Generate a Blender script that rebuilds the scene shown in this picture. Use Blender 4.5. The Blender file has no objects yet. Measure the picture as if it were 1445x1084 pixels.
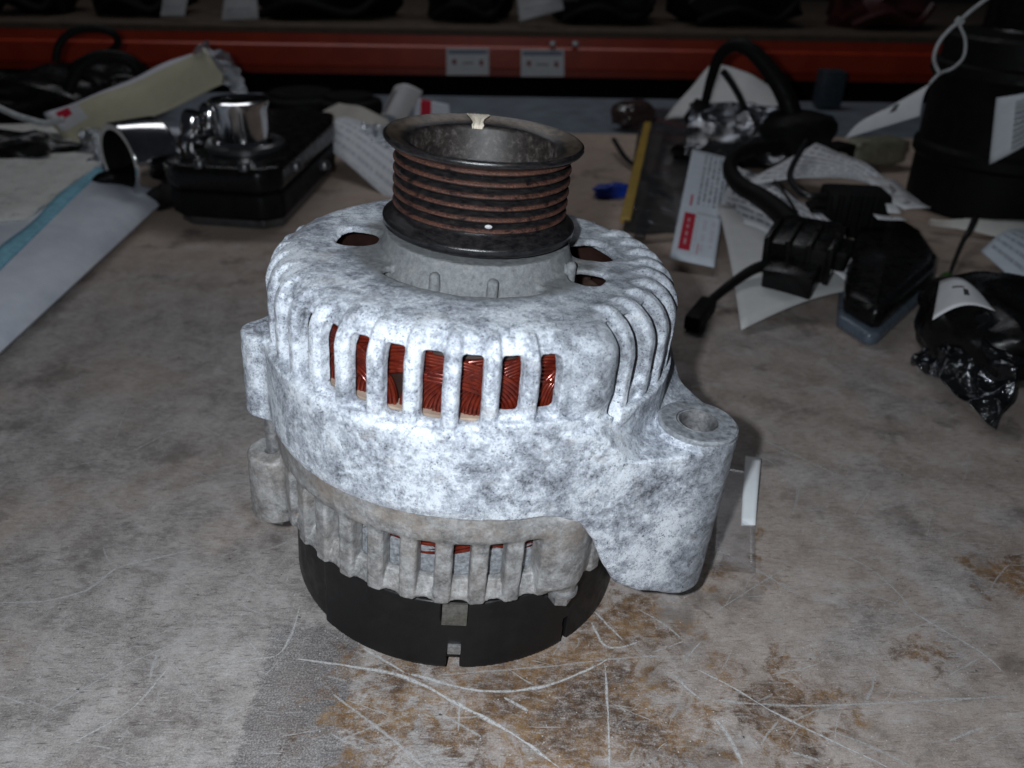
import bpy, bmesh, math, random
import numpy as np
from mathutils import Vector, Matrix, noise as mnoise

random.seed(7); np.random.seed(7)
S = 0.001                                   # everything below is written in millimetres
scene = bpy.context.scene
col = scene.collection

# ------------------------------------------------------------------ camera
TILT = math.radians(4.1)                    # the alternator leans a little on the stud under its cover
LIFT = 4.7
RT = Matrix.Rotation(TILT, 3, 'Y')
F_PX, PW, PH = 1130.0, 1445.0, 1084.0
def _cam_axes():
    yaw, pitch, roll = [math.radians(a) for a in (3.67, 29.83, 5.84)]
    w = Vector((math.sin(yaw)*math.cos(pitch), math.cos(yaw)*math.cos(pitch), -math.sin(pitch)))
    r = Vector((math.cos(yaw), -math.sin(yaw), 0)); u = r.cross(w)
    c, s = math.cos(roll), math.sin(roll)
    return RT @ (r*c + u*s), RT @ (-r*s + u*c), RT @ w
CR, CU, CW = _cam_axes()
CAM = RT @ Vector((0, -252.6, 221.8)) + Vector((0, 0, LIFT))
cd = bpy.data.cameras.new('camera'); cam = bpy.data.objects.new('camera', cd); col.objects.link(cam)
m3 = Matrix((CR, CU, -CW)).transposed()
cam.matrix_world = Matrix.Translation(CAM*S) @ m3.to_4x4()
cd.sensor_width = 36; cd.lens = 36*F_PX/PW; cd.clip_start = 0.01; cd.clip_end = 50
cd.dof.use_dof = True; cd.dof.focus_distance = 0.262; cd.dof.aperture_fstop = 14
scene.camera = cam

def ray(px, py): return CW + CR*((px-PW/2)/F_PX) - CU*((py-PH/2)/F_PX)
def at(px, py, z=0.0):
    d = ray(px, py); return CAM + d*((z-CAM.z)/d.z)
def atY(px, py, y):
    d = ray(px, py); return CAM + d*((y-CAM.y)/d.y)

# ------------------------------------------------------------------ light
world = bpy.data.worlds.new('World'); scene.world = world; world.use_nodes = True
bg = world.node_tree.nodes['Background']; bg.inputs[0].default_value = (0.62, 0.72, 0.9, 1); bg.inputs[1].default_value = 0.014
def lamp(name, kind, loc, energy, color, **kw):
    l = bpy.data.lights.new(name, kind); l.energy = energy; l.color = color
    for k, v in kw.items(): setattr(l, k, v)
    o = bpy.data.objects.new(name, l); col.objects.link(o); o.location = Vector(loc)*S
    return o
FL = CAM - CR*21 + CU*8
fl = lamp('camera_flash', 'SPOT', FL, 3.9, (0.88, 0.945, 1.0), shadow_soft_size=0.0035, spot_size=math.radians(140), spot_blend=0.6)
fl.rotation_euler = CW.to_track_quat('-Z', 'Y').to_euler()
ol = lamp('ceiling_lamp', 'AREA', (-200, 1000, 1150), 3.0, (0.93, 0.95, 1.0), shape='RECTANGLE', size=1.3, size_y=0.25)
scene.view_settings.view_transform = 'Standard'; scene.view_settings.look = 'None'
scene.view_settings.exposure = 0; scene.view_settings.gamma = 1

# ------------------------------------------------------------------ node helper
class Mat:
    def __init__(s, name, spec=0.5):
        s.m = bpy.data.materials.new(name); s.m.use_nodes = True
        s.nt = s.m.node_tree; s.b = s.nt.nodes['Principled BSDF']
        s.b.inputs['Specular IOR Level'].default_value = spec
        s.tc = s.nt.nodes.new('ShaderNodeTexCoord')
        v = s.nt.nodes.new('ShaderNodeVectorMath'); v.operation = 'SCALE'; v.inputs['Scale'].default_value = 1000
        s.nt.links.new(s.tc.outputs['Object'], v.inputs[0]); s.mm = v.outputs[0]
        s.uv = s.tc.outputs['UV']
    def set(s, sock, val):
        if hasattr(val, 'is_linked') or isinstance(val, bpy.types.NodeSocket): s.nt.links.new(val, sock)
        else: sock.default_value = val
    def noise(s, scale, detail=5, rough=0.6, vec=None, dist=0.0, w=None):
        n = s.nt.nodes.new('ShaderNodeTexNoise'); n.inputs['Scale'].default_value = scale
        n.inputs['Detail'].default_value = detail; n.inputs['Roughness'].default_value = rough; n.inputs['Distortion'].default_value = dist
        s.nt.links.new(vec or s.mm, n.inputs['Vector']); return n.outputs['Fac']
    def voro(s, scale, vec=None, feature='F1', rnd=1.0):
        n = s.nt.nodes.new('ShaderNodeTexVoronoi'); n.feature = feature; n.inputs['Scale'].default_value = scale
        n.inputs['Randomness'].default_value = rnd
        s.nt.links.new(vec or s.mm, n.inputs['Vector']); return n.outputs['Distance']
    def math(s, op, a, b=0.0, c=None, clamp=False):
        n = s.nt.nodes.new('ShaderNodeMath'); n.operation = op; n.use_clamp = clamp
        s.set(n.inputs[0], a); s.set(n.inputs[1], b)
        if c is not None: s.set(n.inputs[2], c)
        return n.outputs[0]
    def mr(s, v, a, b, c=0.0, d=1.0, smooth=True):
        n = s.nt.nodes.new('ShaderNodeMapRange'); n.interpolation_type = 'SMOOTHSTEP' if smooth else 'LINEAR'
        s.set(n.inputs[0], v)
        for i, q in enumerate((a, b, c, d)): s.set(n.inputs[i+1], q)
        return n.outputs[0]
    def ramp(s, fac, stops):
        n = s.nt.nodes.new('ShaderNodeValToRGB'); e = n.color_ramp.elements
        while len(e) < len(stops): e.new(0.5)
        for q, (p, c) in zip(e, stops):
            q.position = p; q.color = (c[0], c[1], c[2], 1)
        s.nt.links.new(fac, n.inputs[0]); return n.outputs[0]
    def mix(s, fac, a, b, blend='MIX'):
        n = s.nt.nodes.new('ShaderNodeMix'); n.data_type = 'RGBA'; n.blend_type = blend
        s.set(n.inputs['Factor'], fac)
        for k, q in ((6, a), (7, b)):
            if isinstance(q, tuple): q = q if len(q) == 4 else q + (1,)
            s.set(n.inputs[k], q)
        return n.outputs[2]
    def xyz(s, vec=None):
        n = s.nt.nodes.new('ShaderNodeSeparateXYZ'); s.nt.links.new(vec or s.mm, n.inputs[0]); return n.outputs
    def mapv(s, scale, rot=(0, 0, 0), vec=None, loc=(0, 0, 0)):
        n = s.nt.nodes.new('ShaderNodeMapping'); n.inputs['Scale'].default_value = scale; n.inputs['Rotation'].default_value = rot
        n.inputs['Location'].default_value = loc
        s.nt.links.new(vec or s.mm, n.inputs[0]); return n.outputs[0]
    def bump(s, h, dist, strength=1.0, prev=None):
        n = s.nt.nodes.new('ShaderNodeBump'); n.inputs['Distance'].default_value = dist*S; n.inputs['Strength'].default_value = strength
        s.nt.links.new(h, n.inputs['Height'])
        if prev is not None: s.nt.links.new(prev, n.inputs['Normal'])
        return n.outputs[0]
    def out(s, color=None, rough=None, metal=None, normal=None, alpha=None):
        B = s.b.inputs
        if color is not None: s.set(B['Base Color'], color if not isinstance(color, tuple) else color + (1,))
        if rough is not None: s.set(B['Roughness'], rough)
        if metal is not None: s.set(B['Metallic'], metal)
        if normal is not None: s.nt.links.new(normal, B['Normal'])
        if alpha is not None: s.set(B['Alpha'], alpha)
        return s.m

def plain(name, color, rough=0.5, metal=0.0, var=0.25, scale=0.15, bump=0.0, spec=0.5):
    q = Mat(name, spec); n = q.noise(scale, 6, 0.65)
    c = q.ramp(n, [(0.3, tuple(x*(1-var) for x in color)), (0.7, tuple(min(1, x*(1+var)) for x in color))])
    nrm = q.bump(q.noise(scale*6, 4, 0.6), bump) if bump else None
    return q.out(c, q.mr(n, 0.3, 0.7, rough*0.85, min(1, rough*1.15)), metal, nrm)

# ------------------------------------------------------------------ mesh helpers
def tag(o, label=None, cat=None, group=None, kind=None):
    for k, v in (('label', label), ('category', cat), ('group', group), ('kind', kind)):
        if v: o[k] = v
    return o
def empty(name, loc=(0, 0, 0)):
    o = bpy.data.objects.new(name, None); col.objects.link(o); o.location = Vector(loc)*S; o.empty_display_size = 0.01
    return o
def mesh_np(name, V, faces, m, parent=None, smooth=True, org=(0, 0, 0), uv=None):
    """V (n,3) in mm; faces: (k,4) array or list of tuples"""
    me = bpy.data.meshes.new(name)
    V = (np.asarray(V, np.float64) - np.array(org))*S
    if isinstance(faces, np.ndarray):
        n, k = faces.shape
        me.vertices.add(len(V)); me.vertices.foreach_set('co', V.astype(np.float32).ravel())
        me.loops.add(n*k); me.loops.foreach_set('vertex_index', faces.astype(np.int32).ravel())
        me.polygons.add(n); me.polygons.foreach_set('loop_start', np.arange(0, n*k, k, dtype=np.int32))
        me.polygons.foreach_set('loop_total', np.full(n, k, np.int32))
        me.update(calc_edges=True); me.validate()
    else:
        me.from_pydata([tuple(v) for v in V], [], faces)
    me.polygons.foreach_set('use_smooth', np.full(len(me.polygons), smooth))
    if uv is not None:
        l = me.uv_layers.new(name='UVMap'); vi = np.empty(len(me.loops), np.int32); me.loops.foreach_get('vertex_index', vi)
        l.data.foreach_set('uv', np.asarray(uv, np.float32)[vi].ravel())
    me.materials.append(m)
    o = bpy.data.objects.new(name, me); col.objects.link(o)
    if parent is not None: o.parent = parent
    else: o.location = Vector(org)*S
    return o
def surface_nets(F, org, h):
    I = F < 0
    nx, ny, nz = F.shape
    sl = [(slice(i, nx-1+i), slice(j, ny-1+j), slice(k, nz-1+k)) for i in (0, 1) for j in (0, 1) for k in (0, 1)]
    al = I[sl[0]].copy(); an = I[sl[0]].copy()
    for q in sl[1:]: al &= I[q]; an |= I[q]
    c = np.argwhere(an & ~al)
    idx = np.full((nx-1, ny-1, nz-1), -1, np.int32); idx[c[:, 0], c[:, 1], c[:, 2]] = np.arange(len(c))
    corn = np.array([(i, j, k) for i in (0, 1) for j in (0, 1) for k in (0, 1)])
    val = np.stack([F[c[:, 0]+a, c[:, 1]+b, c[:, 2]+d] for a, b, d in corn], 1)
    acc = np.zeros((len(c), 3)); cnt = np.zeros(len(c))
    for a in range(8):
        for b in range(a+1, 8):
            if np.abs(corn[a]-corn[b]).sum() != 1: continue
            fa, fb = val[:, a], val[:, b]; mk = (fa < 0) != (fb < 0)
            t = np.where(mk, fa/np.where(mk, fa-fb, 1), 0)
            acc += np.where(mk[:, None], corn[a] + t[:, None]*(corn[b]-corn[a]), 0); cnt += mk
    V = np.array(org) + (c + acc/cnt[:, None])*h
    Q = []
    for ax in range(3):
        A = [slice(1, -1)]*3; A[ax] = slice(0, -1); B = [slice(1, -1)]*3; B[ax] = slice(1, None)
        a = I[tuple(A)]; e = np.argwhere(a != I[tuple(B)])
        if not len(e): continue
        off = np.ones(3, int); off[ax] = 0; e = e + off
        u = [0, 0, 0]; v = [0, 0, 0]; u[(ax+1) % 3] = 1; v[(ax+2) % 3] = 1; u = np.array(u); v = np.array(v)
        g = lambda p: idx[p[:, 0], p[:, 1], p[:, 2]]
        q = np.stack([g(e-u-v), g(e-v), g(e), g(e-u)], 1)
        fl = ~I[tuple(e.T)]
        q[fl] = q[fl][:, ::-1]
        Q.append(q)
    Q = np.concatenate(Q); Q = Q[(Q >= 0).all(1)]
    return V, Q
class MB:
    def __init__(s): s.v = []; s.f = []; s.uv = []
    def add(s, V, Fs, uv=None):
        b = len(s.v); s.v += [tuple(p) for p in V]; s.f += [tuple(i+b for i in q) for q in Fs]
        s.uv += list(uv) if uv is not None else [(0, 0)]*len(V)
        return s
    def box(s, c, d, M=None, bev=0.0, seg=2):
        bm = bmesh.new(); bmesh.ops.create_cube(bm, size=1); bmesh.ops.scale(bm, vec=d, verts=bm.verts)
        if bev: bmesh.ops.bevel(bm, geom=bm.edges[:], offset=bev, segments=seg, affect='EDGES', profile=0.6)
        V = [(M @ v.co if M else v.co) + Vector(c) for v in bm.verts]
        bm.verts.index_update(); s.add(V, [[v.index for v in f.verts] for f in bm.faces]); bm.free(); return s
    def tube(s, pts, r, n=8, sub=6, cap=True, noise=0.0):
        P = [Vector(p) for p in pts]
        if sub > 1 and len(P) > 2:
            Q = []
            for i in range(len(P)-1):
                a, b, c, d = P[max(i-1, 0)], P[i], P[i+1], P[min(i+2, len(P)-1)]
                for k in range(sub):
                    t = k/sub
                    Q.append(0.5*((2*b) + (c-a)*t + (2*a-5*b+4*c-d)*t*t + (3*b-a-3*c+d)*t**3))
            Q.append(P[-1]); P = Q
        N = len(P); V = []; Fs = []; up = None
        for i in range(N):
            T = (P[min(i+1, N-1)] - P[max(i-1, 0)]).normalized()
            if up is None:
                up = T.orthogonal().normalized()
            up = (up - T*up.dot(T)).normalized(); sd = T.cross(up)
            ri = r(i/(N-1)) if callable(r) else r
            for k in range(n):
                a = 2*math.pi*k/n; V.append(P[i] + (up*math.cos(a) + sd*math.sin(a))*ri)
        for i in range(N-1):
            for k in range(n): Fs.append((i*n+k, i*n+(k+1) % n, (i+1)*n+(k+1) % n, (i+1)*n+k))
        if cap: Fs.append(tuple(range(n))[::-1]); Fs.append(tuple((N-1)*n+k for k in range(n)))
        return s.add(V, Fs)
    def lathe(s, prof, n=64, M=None, c=(0, 0, 0), closed=False):
        V = []; Fs = []; k = len(prof)
        for i in range(n):
            a = 2*math.pi*i/n
            for r, z in prof:
                p = Vector((r*math.cos(a), r*math.sin(a), z)); V.append((M @ p if M else p) + Vector(c))
        for i in range(n):
            j = (i+1) % n
            for q in range(k-1 if not closed else k):
                q2 = (q+1) % k; Fs.append((i*k+q, j*k+q, j*k+q2, i*k+q2))
        return s.add(V, Fs)
    def prism(s, poly, z0, z1, bev=0.0):
        bm = bmesh.new(); f = bm.faces.new([bm.verts.new((p[0], p[1], z0)) for p in poly])
        g = bmesh.ops.extrude_face_region(bm, geom=[f]); bmesh.ops.translate(bm, vec=(0, 0, z1-z0), verts=[v for v in g['geom'] if isinstance(v, bmesh.types.BMVert)])
        bmesh.ops.recalc_face_normals(bm, faces=bm.faces[:])
        if bev: bmesh.ops.bevel(bm, geom=bm.edges[:], offset=bev, segments=3, affect='EDGES', profile=0.6)
        bm.verts.index_update(); s.add([v.co.copy() for v in bm.verts], [[v.index for v in q.verts] for q in bm.faces]); bm.free(); return s
    def build(s, name, m, parent=None, smooth=True, org=(0, 0, 0), sharp=35):
        o = mesh_np(name, s.v, s.f, m, parent, smooth, org, s.uv)
        if smooth and sharp: o.data.set_sharp_from_angle(angle=math.radians(sharp))
        return o
def ridged(p): return 0.5-1.6*abs(mnoise.noise(p))-0.8*abs(mnoise.noise(p*2.3+Vector((3, 1, 7))))
def patch(P00, P10, P11, P01, nu=14, nv=14, bend=None, nz=0.0, crump=0.0, nsc=0.03, thick=0.4, seed=0.0):
    """a sheet: bilinear patch of four points (mm), bend(u,v)->height along its normal, crumple noise; it has thickness"""
    P = [Vector(p) for p in (P00, P10, P11, P01)]
    N = ((P[1]-P[0]).cross(P[3]-P[0])).normalized()
    if N.z < 0: N = -N
    V = []; uv = []; Fs = []
    for side in (1, 0):
        for j in range(nv+1):
            for i in range(nu+1):
                u, v = i/nu, j/nv
                p = P[0]*(1-u)*(1-v) + P[1]*u*(1-v) + P[2]*u*v + P[3]*(1-u)*v
                h = (crump*ridged(p*nsc) if crump else 0) + (bend(u, v) if bend else 0) + (nz*mnoise.noise(p*nsc + Vector((seed, seed, seed))) if nz else 0)
                V.append(p + N*(h + side*thick)); uv.append((u, v))
    w = nu+1; o = w*(nv+1); flip = (P[1]-P[0]).cross(P[3]-P[0]).dot(N) < 0
    for j in range(nv):
        for i in range(nu):
            q = (j*w+i, j*w+i+1, (j+1)*w+i+1, (j+1)*w+i); q = q[::-1] if flip else q
            Fs.append(q); Fs.append(tuple(o+k for k in q[::-1]))
    rim = [i for i in range(w)] + [j*w+nu for j in range(1, nv+1)] + [nv*w+i for i in range(nu-1, -1, -1)] + [j*w for j in range(nv-1, 0, -1)]
    for a, b in zip(rim, rim[1:]+rim[:1]): Fs.append((a, o+a, o+b, b) if not flip else (b, o+b, o+a, a))
    return MB().add(V, Fs, uv)

# ------------------------------------------------------------------ materials
def corroded(name, white=1.0):
    q = Mat(name, 0.35)
    X, Y, Z = q.xyz()
    big = q.noise(0.05, 4, 0.6); mid = q.noise(0.20, 8, 0.75, dist=0.5); fine = q.noise(0.62, 9, 0.86); grain = q.noise(3.2, 3, 0.8)
    R = q.math('SQRT', q.math('ADD', q.math('MULTIPLY', X, X), q.math('MULTIPLY', Y, Y)))
    # where the oxide bloom is thick: the band and the lower fins; thin on top, by the pad and on the boss
    grey = q.math('MAXIMUM', q.mr(X, 66, 80), q.math('MAXIMUM', q.math('MULTIPLY', q.mr(X, 8, 34), q.mr(Z, 98, 122)), q.math('MULTIPLY', q.mr(R, 48, 36), 1.7)))
    cover = q.math('ADD', q.math('MULTIPLY', mid, 0.34), q.math('ADD', q.math('MULTIPLY', fine, 0.64), q.math('MULTIPLY', q.math('SUBTRACT', big, 0.37), 0.42)))
    cover = q.math('SUBTRACT', cover, q.math('MULTIPLY', grey, 0.05))
    c = q.ramp(cover, [(0.39, (0.10, 0.105, 0.12)), (0.455, (0.27, 0.29, 0.335)), (0.52, (0.47, 0.505, 0.575)), (0.61, (0.84, 0.89, 0.96))])
    c = q.mix(q.math('MULTIPLY', grey, 0.5), c, q.ramp(mid, [(0.35, (0.17, 0.185, 0.205)), (0.65, (0.36, 0.38, 0.41))]))
    pit = q.mr(q.math('ADD', fine, q.math('MULTIPLY', grain, 0.5)), 0.63, 0.575)
    c = q.mix(q.math('MULTIPLY', pit, q.mr(mid, 0.64, 0.45)), c, (0.05, 0.053, 0.065))
    spk = q.mr(q.noise(1.7, 3, 0.6, vec=q.mapv((1, 1, 1), loc=(13, 77, 3))), 0.595, 0.625); c = q.mix(q.math('MULTIPLY', spk, q.mr(mid, 0.60, 0.40, 0.3, 0.95)), c, (0.045, 0.05, 0.06))
    hubm = q.mr(R, 43, 37); c = q.mix(q.math('MULTIPLY', hubm, 0.9), c, q.ramp(fine, [(0.35, (0.09, 0.095, 0.10)), (0.65, (0.26, 0.27, 0.275))]))
    tan = q.math('MULTIPLY', q.mr(q.noise(0.09, 5, 0.7, vec=q.mapv((1, 1, 1), loc=(31, 7, 3))), 0.58, 0.70), 0.4)
    c = q.mix(tan, c, (0.36, 0.325, 0.295))
    nrm = q.bump(mid, 0.7, 0.7); nrm = q.bump(q.math('ADD', fine, q.math('MULTIPLY', grain, 0.5)), 0.45, 0.9, nrm)
    return q.out(c, q.mr(fine, 0.3, 0.7, 0.38, 0.72), 0.12, nrm)
M_CAST = corroded('corroded_aluminium')
def rear_cast():
    q = Mat('stained_grey_aluminium', 0.4)
    mid = q.noise(0.16, 9, 0.74); fine = q.noise(1.0, 6, 0.78); Z = q.xyz()[2]
    c = q.ramp(q.math('ADD', q.math('MULTIPLY', mid, 0.7), q.math('MULTIPLY', fine, 0.3)), [(0.37, (0.11, 0.108, 0.108)), (0.49, (0.28, 0.276, 0.276)), (0.63, (0.52, 0.52, 0.525))])
    tan = q.mr(q.noise(0.07, 5, 0.7, vec=q.mapv((1, 1, 1), loc=(3, 17, 5))), 0.42, 0.66)
    tan = q.math('MULTIPLY', tan, q.mr(Z, 40, 60, 0.15, 0.5))
    c = q.mix(tan, c, (0.33, 0.26, 0.205))
    c = q.mix(q.mr(q.noise(0.11, 4, 0.7, vec=q.mapv((1, 1, 1), loc=(9, 1, 55))), 0.66, 0.74, 0, 0.7), c, (0.30, 0.17, 0.08))
    nrm = q.bump(mid, 0.5, 0.6); nrm = q.bump(fine, 0.3, 0.9, nrm)
    return q.out(c, q.mr(fine, 0.3, 0.7, 0.35, 0.65), 0.25, nrm)
M_REAR = rear_cast()
def plastic_black(name, base=0.012, rough=0.42, spec=0.45):
    q = Mat(name, spec); n = q.noise(0.12, 7, 0.7); f = q.noise(1.6, 4, 0.7)
    c = q.ramp(n, [(0.3, (base, base, base*1.1)), (0.7, (base*2.0, base*1.9, base*1.9))])
    c = q.mix(q.mr(f, 0.62, 0.74, 0, 0.3), c, (0.09, 0.086, 0.082))
    return q.out(c, q.mr(n, 0.3, 0.7, rough-0.1, rough+0.15), 0, q.bump(f, 0.06, 0.8))
M_BLACK = plastic_black('black_plastic', 0.006, 0.45, 0.26)
M_RUBBER = plastic_black('black_rubber', 0.004, 0.55, 0.13)
M_GLOSSB = plastic_black('glossy_black_plastic', 0.004, 0.26, 0.24)
def pulley_mat():
    q = Mat('rusty_black_pulley_paint', 0.5)
    X, Y, Z = q.xyz(); R = q.math('SQRT', q.math('ADD', q.math('MULTIPLY', X, X), q.math('MULTIPLY', Y, Y)))
    mp = q.mapv((0.35, 0.35, 1.2)); n = q.noise(0.9, 7, 0.75, vec=mp); f = q.noise(2.2, 5, 0.75)
    black = q.ramp(n, [(0.40, (0.004, 0.004, 0.005)), (0.7, (0.022, 0.020, 0.020))])
    rust = q.ramp(f, [(0.36, (0.012, 0.006, 0.005)), (0.52, (0.060, 0.019, 0.011)), (0.68, (0.15, 0.065, 0.035))])
    zone = q.math('MULTIPLY', q.mr(R, 26.9, 27.8), q.math('MULTIPLY', q.mr(Z, 141.0, 142.5), q.mr(Z, 163, 160.2)))
    k = q.math('MULTIPLY', zone, q.mr(q.math('ADD', q.math('MULTIPLY', n, 0.6), q.math('MULTIPLY', q.noise(0.16, 5, 0.7), 0.6)), 0.46, 0.62, 0.08, 1))
    k = q.math('MAXIMUM', k, q.math('MULTIPLY', q.mr(q.math('ADD', f, n), 1.15, 1.3), q.mr(Z, 141, 143, 0.25, 0.7)))
    c = q.mix(k, black, rust)
    grime = q.ramp(n, [(0.36, (0.016, 0.012, 0.009)), (0.66, (0.105, 0.075, 0.052))])
    lip = q.math('MULTIPLY', q.mr(Z, 162.3, 163.2), q.mr(R, 30.6, 29.6))
    c = q.mix(q.math('MULTIPLY', lip, q.mr(n, 0.2, 0.5, 0.7, 1)), c, grime)
    inner = q.mr(R, 24.4, 23.2)
    c = q.mix(inner, c, q.ramp(q.noise(0.35, 7, 0.7), [(0.40, (0.008, 0.006, 0.005)), (0.52, (0.024, 0.018, 0.016)), (0.66, (0.075, 0.066, 0.065))]))
    return q.out(c, q.math('ADD', q.mr(k, 0, 1, 0.28, 0.7), q.math('MULTIPLY', inner, 0.25)), 0.0, q.bump(q.math('ADD', n, f), 0.07, 0.8))
M_PULLEY = pulley_mat()
def copper():
    q = Mat('red_enamelled_copper', 0.6); n = q.noise(0.35, 3, 0.6)
    c = q.ramp(n, [(0.3, (0.07, 0.0085, 0.006)), (0.7, (0.19, 0.026, 0.012))])
    return q.out(c, 0.17, 0.4)
M_COPPER = copper()
M_INS = plain('dark_brown_varnish', (0.022, 0.010, 0.008), 0.4)
M_CORE = plain('beige_lamination_steel', (0.42, 0.33, 0.26), 0.5, 0.3)
M_STEEL = plain('worn_zinc_steel', (0.38, 0.38, 0.39), 0.38, 0.75, 0.4, 0.6, 0.1)
M_ROTOR = plain('dirty_rotor_steel', (0.09, 0.055, 0.042), 0.6, 0.3, 0.5, 0.25, 0.2)
M_SINK = plain('bright_cast_aluminium', (0.36, 0.375, 0.40), 0.45, 0.35, 0.6, 0.7, 0.6)
M_FACE = plain('machined_aluminium_face', (0.27, 0.285, 0.31), 0.5, 0.3, 0.6, 0.45, 0.25)
M_BUSH = plain('dull_steel_bush', (0.16, 0.16, 0.165), 0.45, 0.5, 0.5, 0.7, 0.2)
M_CLIP = plain('dull_spring_steel', (0.17, 0.165, 0.15), 0.35, 0.6, 0.4, 0.8)
M_TAPE = plain('torn_cream_tape', (0.62, 0.55, 0.45), 0.6, 0, 0.2, 0.5, 0.2)

# ------------------------------------------------------------------ the alternator (local mm: axis z, front at -y; phi to the right of front)
def sst(a, b, x):
    t = np.clip((x-a)/(b-a), 0, 1); return t*t*(3-2*t)
def smin(a, b, k):
    h = np.maximum(k-np.abs(a-b), 0)/k; return np.minimum(a, b) - h*h*k*0.25
def smax(a, b, k): return -smin(-a, -b, k)
def wrap(d): return (d+180.0) % 360.0 - 180.0
def rbox2(u, v, hu, hv, r):
    du = np.abs(u)-(hu-r); dv = np.abs(v)-(hv-r)
    return np.sqrt(np.maximum(du, 0)**2 + np.maximum(dv, 0)**2) + np.minimum(np.maximum(du, dv), 0) - r
def grid(x0, x1, y0, y1, z0, z1, h):
    x = np.arange(x0, x1, h, dtype=np.float32)[:, None, None]; y = np.arange(y0, y1, h, dtype=np.float32)[None, :, None]
    z = np.arange(z0, z1, h, dtype=np.float32)[None, None, :]
    R = np.sqrt(x*x+y*y); P = np.degrees(np.arctan2(x, -y)).astype(np.float32)
    return x, y, z, R, P
def vcyl(x, y, z, cx, cy, r, z0, z1, rr=1.0):
    d = np.sqrt((x-cx)**2+(y-cy)**2); return rbox2(d, z-(z0+z1)/2, r, (z1-z0)/2, rr)
def pol(r, phi): a = math.radians(phi); return r*math.sin(a), -r*math.cos(a)
FIN0, FINP = -8.4, 9.4
BOSS = (75.0, -36.0)
LUG = pol(69.3, -78)
def front_bracket(h=0.5):
    x, y, z, R, P = grid(-80, 92, -73, 73, 22, 134, h)
    d = np.sqrt(np.maximum(R-55.5, 0)**2 + np.maximum(z-116, 0)**2) - 11 + np.minimum(np.maximum(R-55.5, z-116), 0)
    t = np.abs(wrap((P-FIN0-FINP/2+180*FINP) )) ; t = np.abs(((P-FIN0-FINP/2) + FINP/2) % FINP - FINP/2)/(FINP/2)
    fin = sst(0.52, 0.20, t)
    padm = sst(20, 22.5, P)*(1-sst(37.2, 39.2, P))
    fin = fin*(1-sst(18.5, 20, P)*(1-sst(37.5, 39.5, P)))*1.9 + padm*1.3
    fr = 1-sst(36, 44, P)*(1-sst(118, 126, P)); fin = fin*(1-0.3*(1-sst(-40, -25, P))); d = d - fin*((sst(50, 57, R)*(1-fr) + fr*sst(57.5+5*sst(80, 100, np.abs(P)), 64.5+1.5*sst(80, 100, np.abs(P)), R))*sst(96.5, 101, z)).astype(np.float32)
    inn = np.sqrt(np.maximum(R-55.0, 0)**2 + np.maximum(z-114.5, 0)**2) - 8 + np.minimum(np.maximum(R-55.0, z-114.5), 0)
    # band below the windows, with the ledge that rises on the right of the front
    zl = 99.3 + 3.6*sst(3, 8, P)*(1-sst(22, 36, P))
    band = np.maximum(R-68.6-1.0*sst(2, 14, P), np.maximum(z-zl, 69-z))
    d = smin(d, band, 0.8)
    # big mounting arm: hull of body circle and boss
    bl = math.hypot(*BOSS); ux, uy = BOSS[0]/bl, BOSS[1]/bl
    a = x*ux+y*uy; b = np.abs(-x*uy+y*ux)
    r1, r2 = 69.5, 13.0; bb = (r1-r2)/bl; aa = math.sqrt(1-bb*bb); kk = -b*bb + a*aa
    cap = np.where(kk < 0, np.sqrt(a*a+b*b)-r1, np.where(kk > aa*bl, np.sqrt((a-bl)**2+b*b)-r2, b*aa+a*bb-r1))
    ztop = 98 - 13*sst(59, 72, a)
    s2 = x*0.94+y*0.10
    zbot = np.interp(s2, [5, 12, 22.6, 29.6, 34.6, 38.8, 44.6, 53.2, 66.7], [69, 69, 66.4, 62.8, 55.2, 45.0, 34.8, 29.2, 25.0]).astype(np.float32)
    arm = smax(smax(cap, (zbot-z)*0.6, 2.5), z-ztop, 0.5)
    inside_rear = np.maximum(69.2-R, 0)*0 + (67.9-R)
    arm = np.where(z < 70.5, smax(arm, inside_rear, 0.4), arm)
    d = smin(d, arm, 0.5)
    d = smin(d, vcyl(x, y, z, BOSS[0], BOSS[1], 13.2, 25.2, 87.6, 1.2), 0.4)
    # pad with the through-bolt boss
    cx, cy = pol(62.3, 32.5)
    d = smin(d, np.sqrt((x-cx)**2+(y-cy)**2+np.maximum(np.abs(z-113.5)-5, 0)**2)-8.5, 2.0)
    cx2, cy2 = pol(62.5, 33.5)
    d = smin(d, vcyl(x, y, z, cx2, cy2, 6.4, 92, 105, 0.6), 0.8)
    # left through-bolt lug
    d = smin(d, vcyl(x, y, z, LUG[0], LUG[1], 7.6, 68.5, 99.5, 1.2), 3.5)
    # hollow
    d = smax(d, -np.maximum(inn, 0*z+R-63.2+0*z), 1.0) if False else smax(d, -smax(inn, z-122.2+2.2*sst(57, 51, R), 1.0), 1.0)
    d = np.maximum(d, 69-z) if False else d
    d = np.where((R < 67.6) & (z < 69), np.maximum(d, 69-z), d)
    d = np.maximum(d, -np.maximum(np.maximum(R-52, z-125.0), 100-z))
    # hub cone and spokes
    hub = np.maximum(R-(29.8+(133.2-z)*0.33), np.maximum(z-133.2, 110-z))
    # vents through the top
    arcs = [(-52, 37, 29.0, 37.8), (56, 74, 33.5, 45), (91, 113, 33.5, 46), (136, 165, 36, 47), (-168, -136, 36, 47), (-106, -86, 34.5, 45.5)]
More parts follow.
